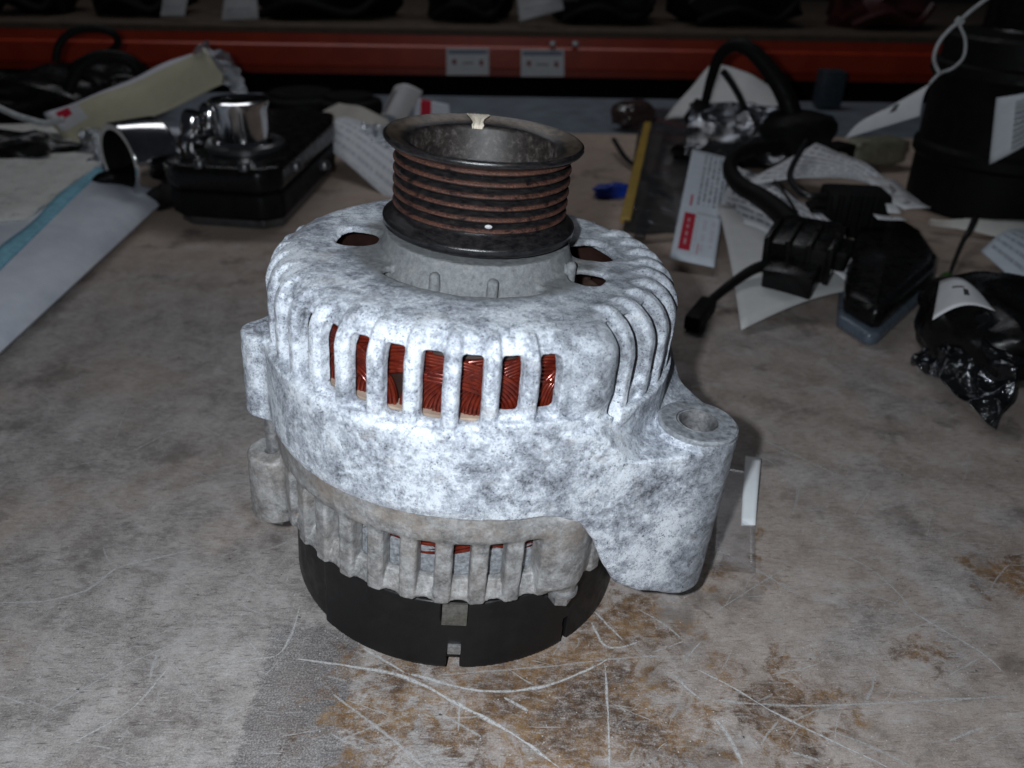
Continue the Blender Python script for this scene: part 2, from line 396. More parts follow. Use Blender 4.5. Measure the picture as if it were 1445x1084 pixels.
    for p0, p1, ra, rb in arcs:
        pc, ph = (p0+p1)/2, (p1-p0)/2
        v = rbox2(wrap(P-pc)*(math.pi/180)*40, R-(ra+rb)/2, ph*math.pi/180*40, (rb-ra)/2, min(4.5, (rb-ra)/2-0.2))
        v = v - 2.2*sst(124, 127.5, z) if rb > 45 else v
        d = smax(d, -np.maximum(v, 100-z), 0.6)
    d = smin(d, hub, 0.8)
    # pins and notches on the hub
    for ph in (-21, 9.5, 66, 115): 
        cx, cy = pol(33.2, ph); d = smin(d, np.sqrt((x-cx)**2+(y-cy)**2+np.maximum(z-129.0, 0)**2)-1.7, 0.5)
    cx, cy = pol(37.4, -4.5); nt = rbox2(wrap(P+5)*0.58, R-35.2, 2.6, 3.0, 0.3); d = np.maximum(d, -np.maximum(nt, z-130.0))
    # windows between the fins
    k = np.round((P-FIN0)/FINP); pc = FIN0+FINP*k
    zb = 100.4 + 4.0*sst(3, 8, P)
    open_ = ~(((pc > 20) & (pc < 37)) | ((pc > -90) & (pc < -66)))
    pcs = np.where((pc > 37) & (pc < 40), 39.9, pc); hw = np.where((pc > 37) & (pc < 40), 1.7, 3.05)
    zt = 121.6 + 4.0*sst(37, 39, P)*(1-sst(118, 126, P)); zb = np.where((pc > 37) & (pc < 40), 96.5, zb)
    w = rbox2((P-pcs)*(math.pi/180)*67, z-(zb+zt)/2, hw, (zt-zb)/2, 1.1)
    w = np.maximum(w, 57-R); w = np.where(open_, w, 5.0)
    d = smax(d, -w, 0.35)
    # holes
    d = np.maximum(d, -vcyl(x, y, z, BOSS[0]-0.5, BOSS[1], 6.3, 52, 95, 0.2))
    d = np.maximum(d, -vcyl(x, y, z, LUG[0]+0.5, LUG[1]-0.5, 3.6, 94, 110, 0.2))
    V, Q = surface_nets(d.astype(np.float32), (-80, -73, 22), h)
    return V, Q
def rough_verts(V, amp, sc):
    for i in range(len(V)):
        p = Vector(V[i])*sc
        n = mnoise.noise_vector(p); V[i] += np.array(n)*amp
    return V
RLUG = pol(68.6, -75.5); RBOSS = pol(57.6, 31.8)
def rear_bracket(h=0.5):
    x, y, z, R, P = grid(-80, 80, -77, 77, 24, 70, h)
    ro = 66.0 + 1.5*sst(55, 60, z)
    pc = 1.8+9.7*np.round((P-1.8)/9.7); du = (P-pc)*(math.pi/180)*66
    rib = sst(2.6, 3.6, np.abs(du))*(1-sst(54, 58, z))
    shell = np.maximum(np.maximum(R-ro-rib*0.9, 60.8-R), np.maximum(z-68.8, (33.2 + 0.8*np.cos(np.clip(du/4.5, -1, 1)*math.pi)*0.8)-z))
    d = shell
    d = smin(d, vcyl(x, y, z, RBOSS[0], RBOSS[1], 13.2, 34.5, 67.5, 3.0), 3.0)
    bx, by = pol(65.5, 33.5); d = smin(d, vcyl(x, y, z, bx, by, 4.6, 30.5, 45, 0.8), 2.0)
    d = smin(d, vcyl(x, y, z, RLUG[0], RLUG[1], 9.4, 26.5, 53.5, 1.3), 4.0)
    web = np.maximum(np.maximum(R-64.6, 61-R), np.maximum(np.abs(wrap(P+72))-12, np.maximum(z-69, 44-z)))
    d = smin(d, web, 4.0)
    d = np.maximum(d, 60.6-R)
    w = rbox2(du, z-49, 2.75, 8.6, 0.7); w = np.maximum(w, 58-R)
    scoop = np.maximum(np.abs(du)-2.75, np.maximum(R*0+63.6-R + np.maximum(40-z, 0)*0.45, np.maximum(z-50, 30-z)))
    w = np.minimum(w, scoop)
    op = ~(((pc > 25) & (pc < 42)) | ((pc > -88) & (pc < -64)))
    d = smax(d, -np.where(op, w, 5.0), 0.3)
    d = np.maximum(d, -vcyl(x, y, z, RLUG[0], RLUG[1], 3.4, 50, 60, 0.2))
    return surface_nets(d.astype(np.float32), (-80, -77, 24), h)
def rear_cover(h=0.7):
    x, y, z, R, P = grid(-66, 66, -66, 66, -1.5, 34, h)
    ro = 63.4 + 0.5*(1-z/30) - 1.3*(1-sst(-46, -44.2, P))*sst(-120, -110, P)
    top = 31.0 - 1.2*np.cos(np.radians(P*3))
    d = smax(np.maximum(R-ro, 60.5-R), np.maximum(z-top, -z), 0.8)
    d = np.minimum(d, np.maximum(R-ro+0.5, np.maximum(z-6, 2.5-z)))
    def cut(d, ph, hw, z0, z1): return np.maximum(d, -np.maximum(np.maximum(np.abs(wrap(P-ph))*1.11-hw, 58-R), np.maximum(z-z1, z0-z)))
    d = cut(d, -44.6, 0.5, -5, 17); d = cut(d, 39.6, 1.2, -5, 11.5); d = cut(d, 1.5, 2.3, -5, 7.6); d = cut(d, 1.0, 4.3, 21.0, 40)
    d = cut(d, 33.5, 5.2, 27, 40); d = cut(d, -150, 4, -5, 15); d = cut(d, 150, 4, -5, 15)
    return surface_nets(d.astype(np.float32), (-66, -66, -1.5), h)

alt = empty('alternator', (0, 0, LIFT)); alt.rotation_euler = (0, TILT, 0)
tag(alt, 'used car alternator in corroded white aluminium standing on its black rear cover', 'alternator')
V, Q = front_bracket(); rough_verts(V, 0.13, 0.35)
mesh_np('front_bracket', V, Q, M_CAST, alt)
V, Q = rear_bracket(); rough_verts(V, 0.12, 0.4)
mesh_np('rear_bracket', V, Q, M_REAR, alt)
V, Q = rear_cover()
rcv = mesh_np('rear_cover', V, Q, M_BLACK, alt)
MB().lathe([(0.1, 1.5), (60.3, 1.5), (60.3, 30), (0.1, 30)], 96).build('dark_slit_fill', M_BLACK, rcv)  # black drum added inside the cover so its slits read dark
# pulley
def groove_profile():
    pr = [(5, 146), (22.4, 146), (23.0, 147), (23.3, 160.6), (23.9, 161.8), (24.6, 162.3), (29.3, 164.0), (30.4, 164.3), (31.0, 163.8), (31.1, 162.9), (30.6, 162.2), (29.0, 161.5), (27.2, 160.9)]
    z = 159.2
    for k in range(6):
        zc = 142.9 + 3.45*(5-k)
        pr += [(25.6, zc+1.72), (26.4, zc+1.25), (27.5, zc+0.62), (27.95, zc+0.25), (27.95, zc-0.25), (27.5, zc-0.62), (26.5, zc-1.2)]
    pr += [(26.8, 141.3), (27.8, 140.6), (30.4, 138.9), (31.0, 138.4), (31.05, 137.9), (30.9, 136.4), (30.4, 135.9), (20, 135.7), (14, 135.7)]
    return pr
pu = MB().lathe(groove_profile(), 160).build('pulley', M_PULLEY, alt, sharp=50)
MB().lathe([(14, 124), (14, 136)], 40).build('shaft_spacer', M_ROTOR, alt)
mb = MB()
for i in range(6):
    pass
mb.lathe([(0.1, 155), (8.5, 155), (9.5, 154), (9.5, 146)], 6).build('pulley_nut', M_STEEL, pu, smooth=False)
# torn tape over the rim
tp = [(31.5, 160.8), (31.45, 163.4), (30.9, 164.5), (29.4, 164.45), (27, 163.6), (24.9, 162.85), (23.9, 162.2), (23.2, 161)]
V = []; Fs = []; n = 12
for i in range(n+1):
    for j, (r, zz) in enumerate(tp):
        sq = 1.0 - 0.25*math.sin(j*1.7) if j < 4 else 0.72 + 0.1*math.sin(j*2.3)
        ph = 185.0 + (i/n-0.5)*12.5*sq + (1.2 if j > 3 else 0) + 0.5*math.sin(i*2.1+j)
        px_, py_ = pol(r+0.12*math.sin(i*1.9+j*2.7), ph); V.append((px_, py_, zz+0.1*math.sin(i*3+j)))
for i in range(n):
    for j in range(len(tp)-1):
        a = i*len(tp)+j; Fs.append((a, a+len(tp), a+len(tp)+1, a+1))
o = MB().add(V, Fs).build('tape_scrap', M_TAPE, pu, sharp=0)
md = o.modifiers.new('s', 'SOLIDIFY'); md.thickness = 0.0002
p_ = pol(28.0, 6); mf = MB()
mf.lathe([(0.05, 0.5), (0.8, 0.35), (1.5, 0)], 9, Matrix.Rotation(math.radians(90), 3, 'X') @ Matrix.Diagonal((0.75, 0.42, 0.7)), (p_[0], p_[1], 144.7))
mf.build('paint_fleck', plain('white_paint_fleck', (0.42, 0.42, 0.43), 0.6), pu)
# winding, core, rotor
def winding(name, z0, zs, h, nslots=40, nw=8):
    mb = MB(); rnd = random.Random(3 if zs > 0 else 5)
    for i in range(nslots):
        p0 = 360/nslots*i; flip = -1 if i % 3 == 1 else 1
        span = rnd.uniform(24, 32); rs = (0.9 if flip < 0 else 0.0) + rnd.uniform(-0.3, 0.3); hb = rnd.uniform(0.86, 1.0)
        for lay in (0, 1):
            for k in range(nw):
                pts = []; hh = h*hb*(1-0.058*k) - 0.6*lay; kk = k if flip > 0 else nw-1-k
                for t in np.linspace(0, 1, 11):
                    a = t*math.pi/2; w = 0.45*math.sin(2.2*t+i)
                    ph = p0 + kk*1.12 + flip*((span-1.2*k)*(1-math.cos(a))**1.15) + w
                    r = 60.0 + rs - 1.05*lay - 1.3*t + 0.5*math.sin(3*t+k*0.7)
                    x_, y_ = pol(r, ph); pts.append((x_, y_, z0+zs*hh*math.sin(a)**0.9))
                mb.tube(pts, 0.66, 7, 2, False)
    o = mb.build(name, M_COPPER, alt, sharp=0); o['kind'] = 'stuff'
MB().lathe([(54, 99), (57.6, 99), (58, 117), (56, 119), (54, 119)], 96, closed=True).build('winding_insulation', M_INS, alt)
winding('copper_winding', 99.0, 1, 21.5)
winding('copper_winding', 71.0, -1, 24.0)
MB().lathe([(50, 71), (62.5, 71), (62.5, 100.5), (50, 100.5)], 128, closed=True).build('stator_core', M_CORE, alt, sharp=30)
ro = MB().lathe([(10, 60), (49, 60), (49, 110), (10, 110)], 64, closed=True).build('rotor', M_ROTOR, alt, sharp=30)
for i in range(10):
    ph = i*36+7; a, b = pol(41, ph)
    MB().box((a, b, 113.2), (1.6, 17, 7), Matrix.Rotation(math.radians(ph+28), 3, 'Z'), 0.3).build('fan_blade', M_ROTOR, ro)
MB().lathe([(56, 33), (60.4, 33), (60.4, 49.8), (56, 49.8)], 128, closed=True).build('heat_sink', M_SINK, alt, sharp=30)
MB().lathe([(6.4, 86), (6.4, 88.6), (12.2, 88.6), (12.9, 88.0), (12.9, 86)], 64, c=(BOSS[0], BOSS[1], 0)).build('boss_face', M_FACE, alt)
# steel bush in the big boss, bolts, clip
MB().lathe([(5.0, 60), (5.0, 86.8), (5.4, 87.8), (6.7, 88.85), (6.9, 88.4), (6.9, 60)], 40, c=(BOSS[0]-0.5, BOSS[1], 0)).build('mounting_bush', M_BUSH, alt)
def bolt(cx, cy, z0, z1, zh):
    b = MB().lathe([(0.1, z1), (2.6, z1), (2.85, z1-0.4), (2.85, z0)], 24, c=(cx, cy, 0)).build('through_bolt', M_STEEL, alt)
    MB().lathe([(0.1, zh), (3.6, zh), (4.0, zh+0.6), (4.0, z0+4.5)], 6, c=(cx, cy, 0)).build('bolt_head', M_STEEL, b, smooth=False)
    MB().lathe([(0.1, z0+4.0), (5.4, z0+4.0), (5.4, z0+5.2), (0.1, z0+5.2)], 28, c=(cx, cy, 0)).build('washer', M_STEEL, b, smooth=False)
bolt(LUG[0]+0.9, LUG[1]-1.2, 21.2, 93.0, 20.2)
bx, by = pol(65.5, 33.5); bolt(bx, by, 26.5, 60.0, 25.6)
a, b = pol(63.9, 1.0); RC = Matrix.Rotation(math.radians(1.0), 3, 'Z')
cl = MB().box((a, b, 25.6), (8.3, 1.2, 9.4), RC, 0.25); cl.build('spring_clip', M_CLIP, alt)
a, b = pol(64.1, 1.6); MB().box((a, b, 9.6), (4.5, 1.4, 4.0), RC, 0.3).build('clip_tongue', M_STEEL, alt)
a, b = pol(60, -95); MB().lathe([(0.1, -6.5), (3.4, -6.5), (3.6, -6.0), (3.6, 4)], 20, c=(-45, 22, 0)).build('terminal_stud', M_STEEL, alt)
#BACKGROUND
# ------------------------------------------------------------------ bench, rail, floor, wall
def bench_mat():
    q = Mat('worn_bench_laminate', 0.35)
    X, Y, Z = q.xyz()
    big = q.noise(0.012, 5, 0.6); mid = q.noise(0.045, 12, 0.74, dist=0.4)
    fib = q.noise(0.32, 6, 0.7, vec=q.mapv((0.75, 1.5, 1), (0, 0, 0.5))); fib2 = q.noise(0.5, 5, 0.7, vec=q.mapv((1.4, 0.5, 1), (0, 0, 0.25)))
    fine = q.noise(1.6, 4, 0.75)
    t = q.math('ADD', q.math('MULTIPLY', mid, 0.42), q.math('ADD', q.math('MULTIPLY', fib, 0.22), q.math('MULTIPLY', fine, 0.36)))
    c = q.ramp(t, [(0.34, (0.075, 0.066, 0.062)), (0.44, (0.22, 0.198, 0.19)), (0.52, (0.37, 0.34, 0.328)), (0.64, (0.56, 0.535, 0.525))])
    fk = q.noise(0.75, 5, 0.7, vec=q.mapv((0.22, 1.5, 1), (0, 0, -0.28))); fd = q.noise(0.7, 5, 0.7, vec=q.mapv((0.25, 1.4, 1), (0, 0, -0.22), loc=(90, 33, 0)))
    c = q.mix(q.mr(fk, 0.56, 0.66, 0, 0.55), c, (0.52, 0.505, 0.50)); c = q.mix(q.mr(fd, 0.55, 0.66, 0, 0.7), c, (0.075, 0.066, 0.063))
    warm = q.mr(q.math('ADD', big, q.math('MULTIPLY', q.mr(X, -60, 160), 0.12)), 0.46, 0.66)
    c = q.mix(q.math('MULTIPLY', warm, 0.42), c, q.mix(0.75, c, (0.36, 0.255, 0.185), 'MIX'))
    c = q.mix(q.math('MULTIPLY', q.mr(Y, 180, 420), 0.55), c, q.mix(fib, (0.42, 0.29, 0.21), (0.68, 0.51, 0.39)))  # browner far bench; its raised albedo also stands in for weak light there
    c = q.mix(q.mr(q.noise(0.03, 8, 0.72, vec=q.mapv((0.7, 1.3, 1), (0, 0, -0.3), loc=(4, 44, 0))), 0.54, 0.68, 0, 0.45), c, (0.50, 0.48, 0.475))
    # dark grimy clouds
    c = q.mix(q.mr(q.noise(0.022, 6, 0.7, vec=q.mapv((1, 1, 1), loc=(40, 9, 0))), 0.53, 0.66, 0, 0.55), c, (0.075, 0.063, 0.056))
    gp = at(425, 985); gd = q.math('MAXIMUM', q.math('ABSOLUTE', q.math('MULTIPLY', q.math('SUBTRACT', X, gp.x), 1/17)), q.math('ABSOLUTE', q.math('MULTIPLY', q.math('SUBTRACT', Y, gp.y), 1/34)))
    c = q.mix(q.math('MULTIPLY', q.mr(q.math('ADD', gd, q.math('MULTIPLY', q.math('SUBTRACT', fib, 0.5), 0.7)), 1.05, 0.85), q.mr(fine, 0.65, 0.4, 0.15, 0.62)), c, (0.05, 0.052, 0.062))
    # rust water stains where something wet stood
    acc = None
    for px, py, rad, k in RUST:
        p = at(px, py)
        dx = q.math('MULTIPLY', q.math('SUBTRACT', X, p.x), 1/rad); dy = q.math('MULTIPLY', q.math('SUBTRACT', Y, p.y), 1/(rad*0.8))
        g = q.math('MULTIPLY', q.math('SUBTRACT', 1.0, q.math('SQRT', q.math('ADD', q.math('MULTIPLY', dx, dx), q.math('MULTIPLY', dy, dy)))), k)
        acc = g if acc is None else q.math('MAXIMUM', acc, g)
    sn = q.noise(0.09, 7, 0.72, vec=q.mapv((1, 1, 1), loc=(11, 5, 0)), dist=0.8)
    st = q.mr(q.math('ADD', q.math('MAXIMUM', acc, -0.6), q.math('MULTIPLY', q.math('SUBTRACT', sn, 0.5), 4.2)), -0.05, 0.65)
    rustc = q.ramp(q.math('ADD', q.math('MULTIPLY', q.noise(0.035, 8, 0.75, vec=q.mapv((1, 1, 1), loc=(71, 2, 0))), 0.75), q.math('MULTIPLY', fib2, 0.25)), [(0.40, (0.04, 0.022, 0.013)), (0.47, (0.10, 0.052, 0.023)), (0.54, (0.20, 0.108, 0.04)), (0.62, (0.31, 0.195, 0.095))])
    c = q.mix(q.math('MULTIPLY', st, q.mr(q.math('ADD', q.math('MULTIPLY', fib, 0.6), q.math('MULTIPLY', fine, 0.4)), 0.66, 0.42, 0.1, 0.92)), c, rustc)
    # specks
    sp = q.noise(0.28, 3, 0.55, vec=q.mapv((0.8, 1.2, 1), (0, 0, -0.4), loc=(8, 3, 0))); c = q.mix(q.mr(sp, 0.70, 0.745, 0, 0.9), c, (0.03, 0.026, 0.026))
    sp2 = q.voro(0.3, q.mapv((1, 1, 1), loc=(5, 70, 1))); c = q.mix(q.math('MULTIPLY', q.mr(sp2, 0.09, 0.05), 0.8), c, (0.6, 0.59, 0.58))
    # hair scratches in all directions
    for i, (ang, sc, th) in enumerate(((0.35, 0.028, 0.70), (-0.5, 0.022, 0.71), (1.25, 0.03, 0.72), (0.1, 0.04, 0.70), (-1.0, 0.02, 0.73))):
        v = q.mapv((0.12, 2.4, 1), (0, 0, ang), loc=(i*37, i*11, 0)); v2 = q.noise(sc*11, 2, 0.5, vec=v)
        msk = q.math('MULTIPLY', q.mr(v2, th, th+0.05), q.mr(q.noise(0.035, 3, 0.6, vec=q.mapv((1, 1, 1), loc=(i*51, 3, 0))), 0.45, 0.6))
        c = q.mix(q.math('MULTIPLY', msk, 0.5), c, (0.52, 0.50, 0.49))
    nrm = q.bump(t, 0.35, 0.7); nrm = q.bump(fine, 0.12, 0.8, nrm)
    return q.out(c, q.mr(t, 0.35, 0.65, 0.45, 0.68), 0, nrm)
RUST = [(805, 985, 46, 1.3), (880, 880, 26, 1.0), (690, 1015, 26, 0.9), (540, 1020, 26, 0.8), (760, 940, 30, 1.0), (1080, 1000, 30, 0.75), (1120, 985, 24, 0.7), (900, 1030, 26, 1.0), (1443, 815, 22, 1.2), (560, 960, 24, 0.7), (1310, 925, 12, 0.8), (985, 790, 20, 0.35)]
M_BENCH = bench_mat()
t = MB().box((0, 170, -15), (2400, 1180, 30)).build('workbench_top', M_BENCH, smooth=False); tag(t, kind='structure')
def scratch_mat():
    q = Mat('pale_scratch', 0.3); uv = q.xyz(q.uv)
    e = q.math('ABSOLUTE', q.math('SUBTRACT', uv[1], 0.5))
    n = q.noise(0.9, 5, 0.75)
    a = q.math('MULTIPLY', q.mr(e, 0.5, 0.1), q.mr(n, 0.28, 0.52)); a = q.math('MULTIPLY', a, uv[0])
    return q.out(q.ramp(n, [(0.3, (0.42, 0.41, 0.405)), (0.7, (0.66, 0.65, 0.645))]), 0.7, 0, None, a)
SCR = [
 (1.5, .95, [(420, 930), (545, 949), (594, 966), (642, 992), (722, 1035), (789, 1084)]),
 (1.2, .9, [(580, 952), (600, 957), (663, 973), (711, 976), (763, 970), (815, 952), (860, 930)]),
 (1.1, .8, [(514, 916), (540, 931), (570, 949)]), (0.8, .8, [(853, 936), (858, 1008), (860, 1084)]),
 (0.9, .85, [(981, 944), (1038, 973), (1087, 1003), (1160, 1039), (1255, 1084)]),
 (1.0, .55, [(981, 985), (1087, 995), (1224, 994), (1443, 981)]), (1.3, .7, [(1289, 865), (1338, 894), (1386, 922), (1417, 950)]),
 (0.9, .6, [(1147, 768), (1216, 796), (1260, 830), (1290, 866)]), (1.3, .6, [(1065, 615), (1116, 640), (1200, 679)]), (0.8, .5, [(1262, 692), (1365, 731)]),
 (1.2, .7, [(0, 851), (60, 849), (110, 838), (133, 827), (166, 802), (216, 789), (276, 775)]), (0.9, .8, [(96, 1052), (179, 1006), (213, 972), (246, 933)]),
 (0.8, .55, [(246, 939), (282, 986)]), (1.0, .8, [(286, 944), (352, 931), (392, 924), (412, 893), (423, 856)]), (0.8, .7, [(345, 899), (369, 926)]),
 (0.9, .55, [(146, 773), (152, 790), (166, 797)]), (0.9, .5, [(40, 550), (110, 583)]), (1.0, .7, [(83, 618), (116, 623)]), (1.4, .6, [(189, 636), (232, 614)]),
 (1.0, .6, [(269, 593), (319, 620)]), (1.0, .8, [(953, 954), (970, 972), (990, 987)]), (1.6, .75, [(1010, 1015), (1030, 1043), (1048, 1080)]),
 (1.0, .8, [(838, 863), (879, 904)]), (1.0, .85, [(835, 879), (845, 900), (857, 913), (879, 913), (905, 905)]), (1.2, .8, [(711, 985), (730, 995), (745, 1004)]),
 (0.8, .6, [(648, 998), (647, 1032)]), (1.1, .6, [(470, 980), (530, 1025), (560, 1050), (600, 1084)]), (0.7, .5, [(480, 1045), (540, 1020)]),
 (0.8, .5, [(620, 953), (760, 942), (870, 930), (940, 925)]), (0.9, .6, [(900, 860), (935, 880), (962, 902)]), (0.7, .5, [(1000, 870), (1110, 800)]),
 (0.7, .5, [(30, 720), (120, 690), (220, 655)]), (0.7, .45, [(20, 640), (150, 585), (300, 545)]), (0.8, .45, [(250, 820), (340, 790), (420, 760)]), (1.0, .5, [(1000, 770), (1060, 800), (1130, 842)]),
 (0.8, .45, [(1095, 790), (1200, 830), (1290, 860)]), (0.7, .4, [(980, 400), (1060, 520), (1120, 560)]), (1.0, .6, [(60, 1010), (130, 965), (230, 915), (330, 880)]), (0.9, .5, [(1150, 1025), (1220, 1050), (1290, 1084)])]
rr = random.Random(21)
for i in range(520):
    px, py = rr.uniform(-20, 1460), rr.uniform(640, 1084) if i % 3 else rr.uniform(420, 700)
    if 430 < px < 1000 and py < 900: continue
    L = rr.uniform(14, 70); a = rr.choice((0.45, -0.5, -0.3, 0.2, 1.2)) + rr.uniform(-0.25, 0.25)
    SCR.append((rr.choice((0.4, 0.5, 0.65, 1.0)), rr.uniform(0.2, 0.65), [(px, py), (px+L*0.5*math.cos(a)+rr.uniform(-3, 3), py-L*0.5*math.sin(a)*0.7), (px+L*math.cos(a), py-L*math.sin(a)*0.7)]))
V = []; Fs = []; UV = []
for wd, op, pl in SCR:
    P = [at(*p, 0.0) for p in pl]; Qs = []
    for i in range(len(P)-1):
        a, b, c, d = P[max(i-1, 0)], P[i], P[i+1], P[min(i+2, len(P)-1)]
        for k in range(8):
            t_ = k/8; Qs.append(0.5*((2*b) + (c-a)*t_ + (2*a-5*b+4*c-d)*t_*t_ + (3*b-a-3*c+d)*t_**3))
    Qs.append(P[-1]); N = len(Qs); b0 = len(V)
    for i, p in enumerate(Qs):
        T = (Qs[min(i+1, N-1)]-Qs[max(i-1, 0)]).normalized(); n_ = Vector((-T.y, T.x, 0))
        ww = wd*0.95*(0.7+0.6*mnoise.noise(p*0.12))*min(1, 0.35+4*min(i, N-1-i)/N); jit = 0.25*mnoise.noise(p*0.3+Vector((9, 9, 9)))
        for sgn in (-1, 1):
            q_ = p + n_*(sgn*ww+jit); V.append((q_.x, q_.y, 0.06+0.0015*(len(V) % 97))); UV.append((op, 0.5+0.5*sgn))
    for i in range(N-1): Fs.append((b0+2*i, b0+2*i+1, b0+2*i+3, b0+2*i+2))
sc_ = mesh_np('scratch_marks', V, Fs, scratch_mat(), t, True, uv=UV); sc_['kind'] = 'stuff'
M_RAIL = plain('grey_blue_painted_steel', (0.17, 0.205, 0.24), 0.45, 0.1, 0.2, 0.03)
tag(MB().box((0, 885, -18), (2400, 246, 30)).build('bench_rail', M_RAIL, smooth=False), kind='structure')
tag(MB().box((0, 1500, -905), (6000, 5000, 10)).build('floor', plain('dusty_concrete', (0.12, 0.115, 0.11), 0.8), smooth=False), kind='structure')
tag(MB().box((0, 2600, 300), (6000, 20, 2400)).build('wall', plain('dark_warehouse_wall', (0.02, 0.02, 0.022), 0.9), smooth=False), kind='structure')

# ------------------------------------------------------------------ paper goods
def paper(name, base=(0.80, 0.81, 0.84), lines=(), boxes=(), bars=(), rough=0.55):
    """printed sheet in UV: lines (u0,u1,v0,v1,freq,axis,color,strength), boxes (u0,u1,v0,v1,color), bars = barcode (u0,u1,v0,v1,freq,axis)"""
    q = Mat(name, 0.3); u, v, _ = q.xyz(q.uv); n = q.noise(0.1, 4, 0.6)
    c = q.ramp(n, [(0.3, tuple(x*0.9 for x in base)), (0.7, base)])
    def rect(u0, u1, v0, v1):
        return q.math('MULTIPLY', q.math('MULTIPLY', q.math('GREATER_THAN', u, u0), q.math('LESS_THAN', u, u1)), q.math('MULTIPLY', q.math('GREATER_THAN', v, v0), q.math('LESS_THAN', v, v1)))
    for (u0, u1, v0, v1, cc) in boxes: c = q.mix(rect(u0, u1, v0, v1), c, cc)
    for (u0, u1, v0, v1, f, ax, cc, k) in lines:
        w = u if ax == 'u' else v; o = v if ax == 'u' else u
        st = q.math('LESS_THAN', q.math('FRACT', q.math('MULTIPLY', w, f)), 0.42)
        cm = q.nt.nodes.new('ShaderNodeCombineXYZ'); q.set(cm.inputs[0], q.math('FLOOR', q.math('MULTIPLY', w, f))); q.set(cm.inputs[1], q.math('MULTIPLY', o, 26))
        br = q.math('GREATER_THAN', q.noise(1.0, 2, 0.6, vec=cm.outputs[0]), 0.46)
        c = q.mix(q.math('MULTIPLY', q.math('MULTIPLY', st, br), q.math('MULTIPLY', rect(u0, u1, v0, v1), k)), c, cc)
    for (u0, u1, v0, v1, f, ax) in bars:
        cm = q.nt.nodes.new('ShaderNodeCombineXYZ'); q.set(cm.inputs[0], q.math('MULTIPLY', u if ax == 'u' else v, f))
        c = q.mix(q.math('MULTIPLY', q.math('GREATER_THAN', q.noise(1.0, 3, 0.8, vec=cm.outputs[0]), 0.5), rect(u0, u1, v0, v1)), c, (0.03, 0.03, 0.05))
    return q.out(c, rough, 0, q.bump(n, 0.3, 0.4))
INK = (0.16, 0.17, 0.22); RED = (0.50, 0.008, 0.035)
P_LINES = paper('lined_tag_paper', lines=[(0.04, 0.96, 0.06, 0.94, 9, 'v', INK, 0.75)])
P_LOGO = paper('tag_paper_with_red_logo', (0.72, 0.78, 0.86), lines=[(0.30, 0.97, 0.42, 0.97, 8, 'u', INK, 0.85), (0.45, 0.95, 0.08, 0.33, 5, 'u', (0.5, 0.3, 0.4), 0.3)],
               boxes=[(0.13, 0.40, 0.07, 0.34, RED), (0.235, 0.285, 0.11, 0.15, (0.62, 0.35, 0.38)), (0.235, 0.285, 0.17, 0.20, (0.62, 0.35, 0.38)), (0.235, 0.285, 0.225, 0.25, (0.62, 0.35, 0.38)), (0.235, 0.285, 0.27, 0.30, (0.62, 0.35, 0.38)), (0.2, 0.26, 0.40, 0.50, (0.55, 0.12, 0.2)), (0.55, 0.58, 0.06, 0.13, (0.6, 0.25, 0.33)), (0.42, 1.0, 0.345, 0.36, (0.5, 0.52, 0.56))])
P_PLAIN = paper('blank_paper', (0.66, 0.66, 0.655))
P_BEIGE = paper('beige_card', (0.50, 0.47, 0.42))
P_BAR = paper('barcode_sticker', (0.74, 0.79, 0.84), bars=[(0.52, 0.86, 0.06, 0.9, 46, 'v')], lines=[(0.24, 0.42, 0.18, 0.9, 2.0, 'u', INK, 0.8)])
P_PLATE = paper('beam_location_label', (0.70, 0.71, 0.74), boxes=[(0.04, 0.96, 0.78, 0.94, (0.22, 0.25, 0.32)), (0.14, 0.23, 0.40, 0.58, (0.22, 0.03, 0.03)), (0.78, 0.86, 0.36, 0.56, (0.22, 0.03, 0.03)), (0.36, 0.64, 0.42, 0.48, (0.2, 0.21, 0.23))])
P_ROLL = paper('curled_label_with_red_mark', (0.60, 0.59, 0.60), boxes=[(0.06, 0.30, 0.1, 0.8, (0.24, 0.23, 0.24))])
P_ROLL2 = paper('tag_end_with_red_square', (0.62, 0.66, 0.73), boxes=[(0.17, 0.47, 0.02, 1.0, RED)], lines=[(0.55, 0.9, 0.2, 0.9, 5, 'v', (0.55, 0.35, 0.5), 0.3)])
P_TUBE = paper('yellowed_wrapper', (0.56, 0.52, 0.38), boxes=[(0, 1, 0.66, 1.0, (0.72, 0.72, 0.78)), (0.02, 0.20, 0.30, 0.72, (0.58, 0.58, 0.60)), (0.06, 0.14, 0.48, 0.80, RED), (0.92, 0.975, 0.62, 0.92, RED)])
P_TAGBAR = paper('tag_with_small_print', (0.52, 0.50, 0.47), bars=[(0.1, 0.9, 0.35, 0.75, 26, 'u')])
P_LABEL = paper('bright_label', (0.82, 0.85, 0.88))
P_LABEL2 = paper('tag_with_black_arrow', (0.74, 0.75, 0.77), boxes=[(0.52, 0.62, 0.35, 0.6, (0.05, 0.05, 0.05)), (0.30, 0.55, 0.62, 0.70, (0.2, 0.2, 0.22))])

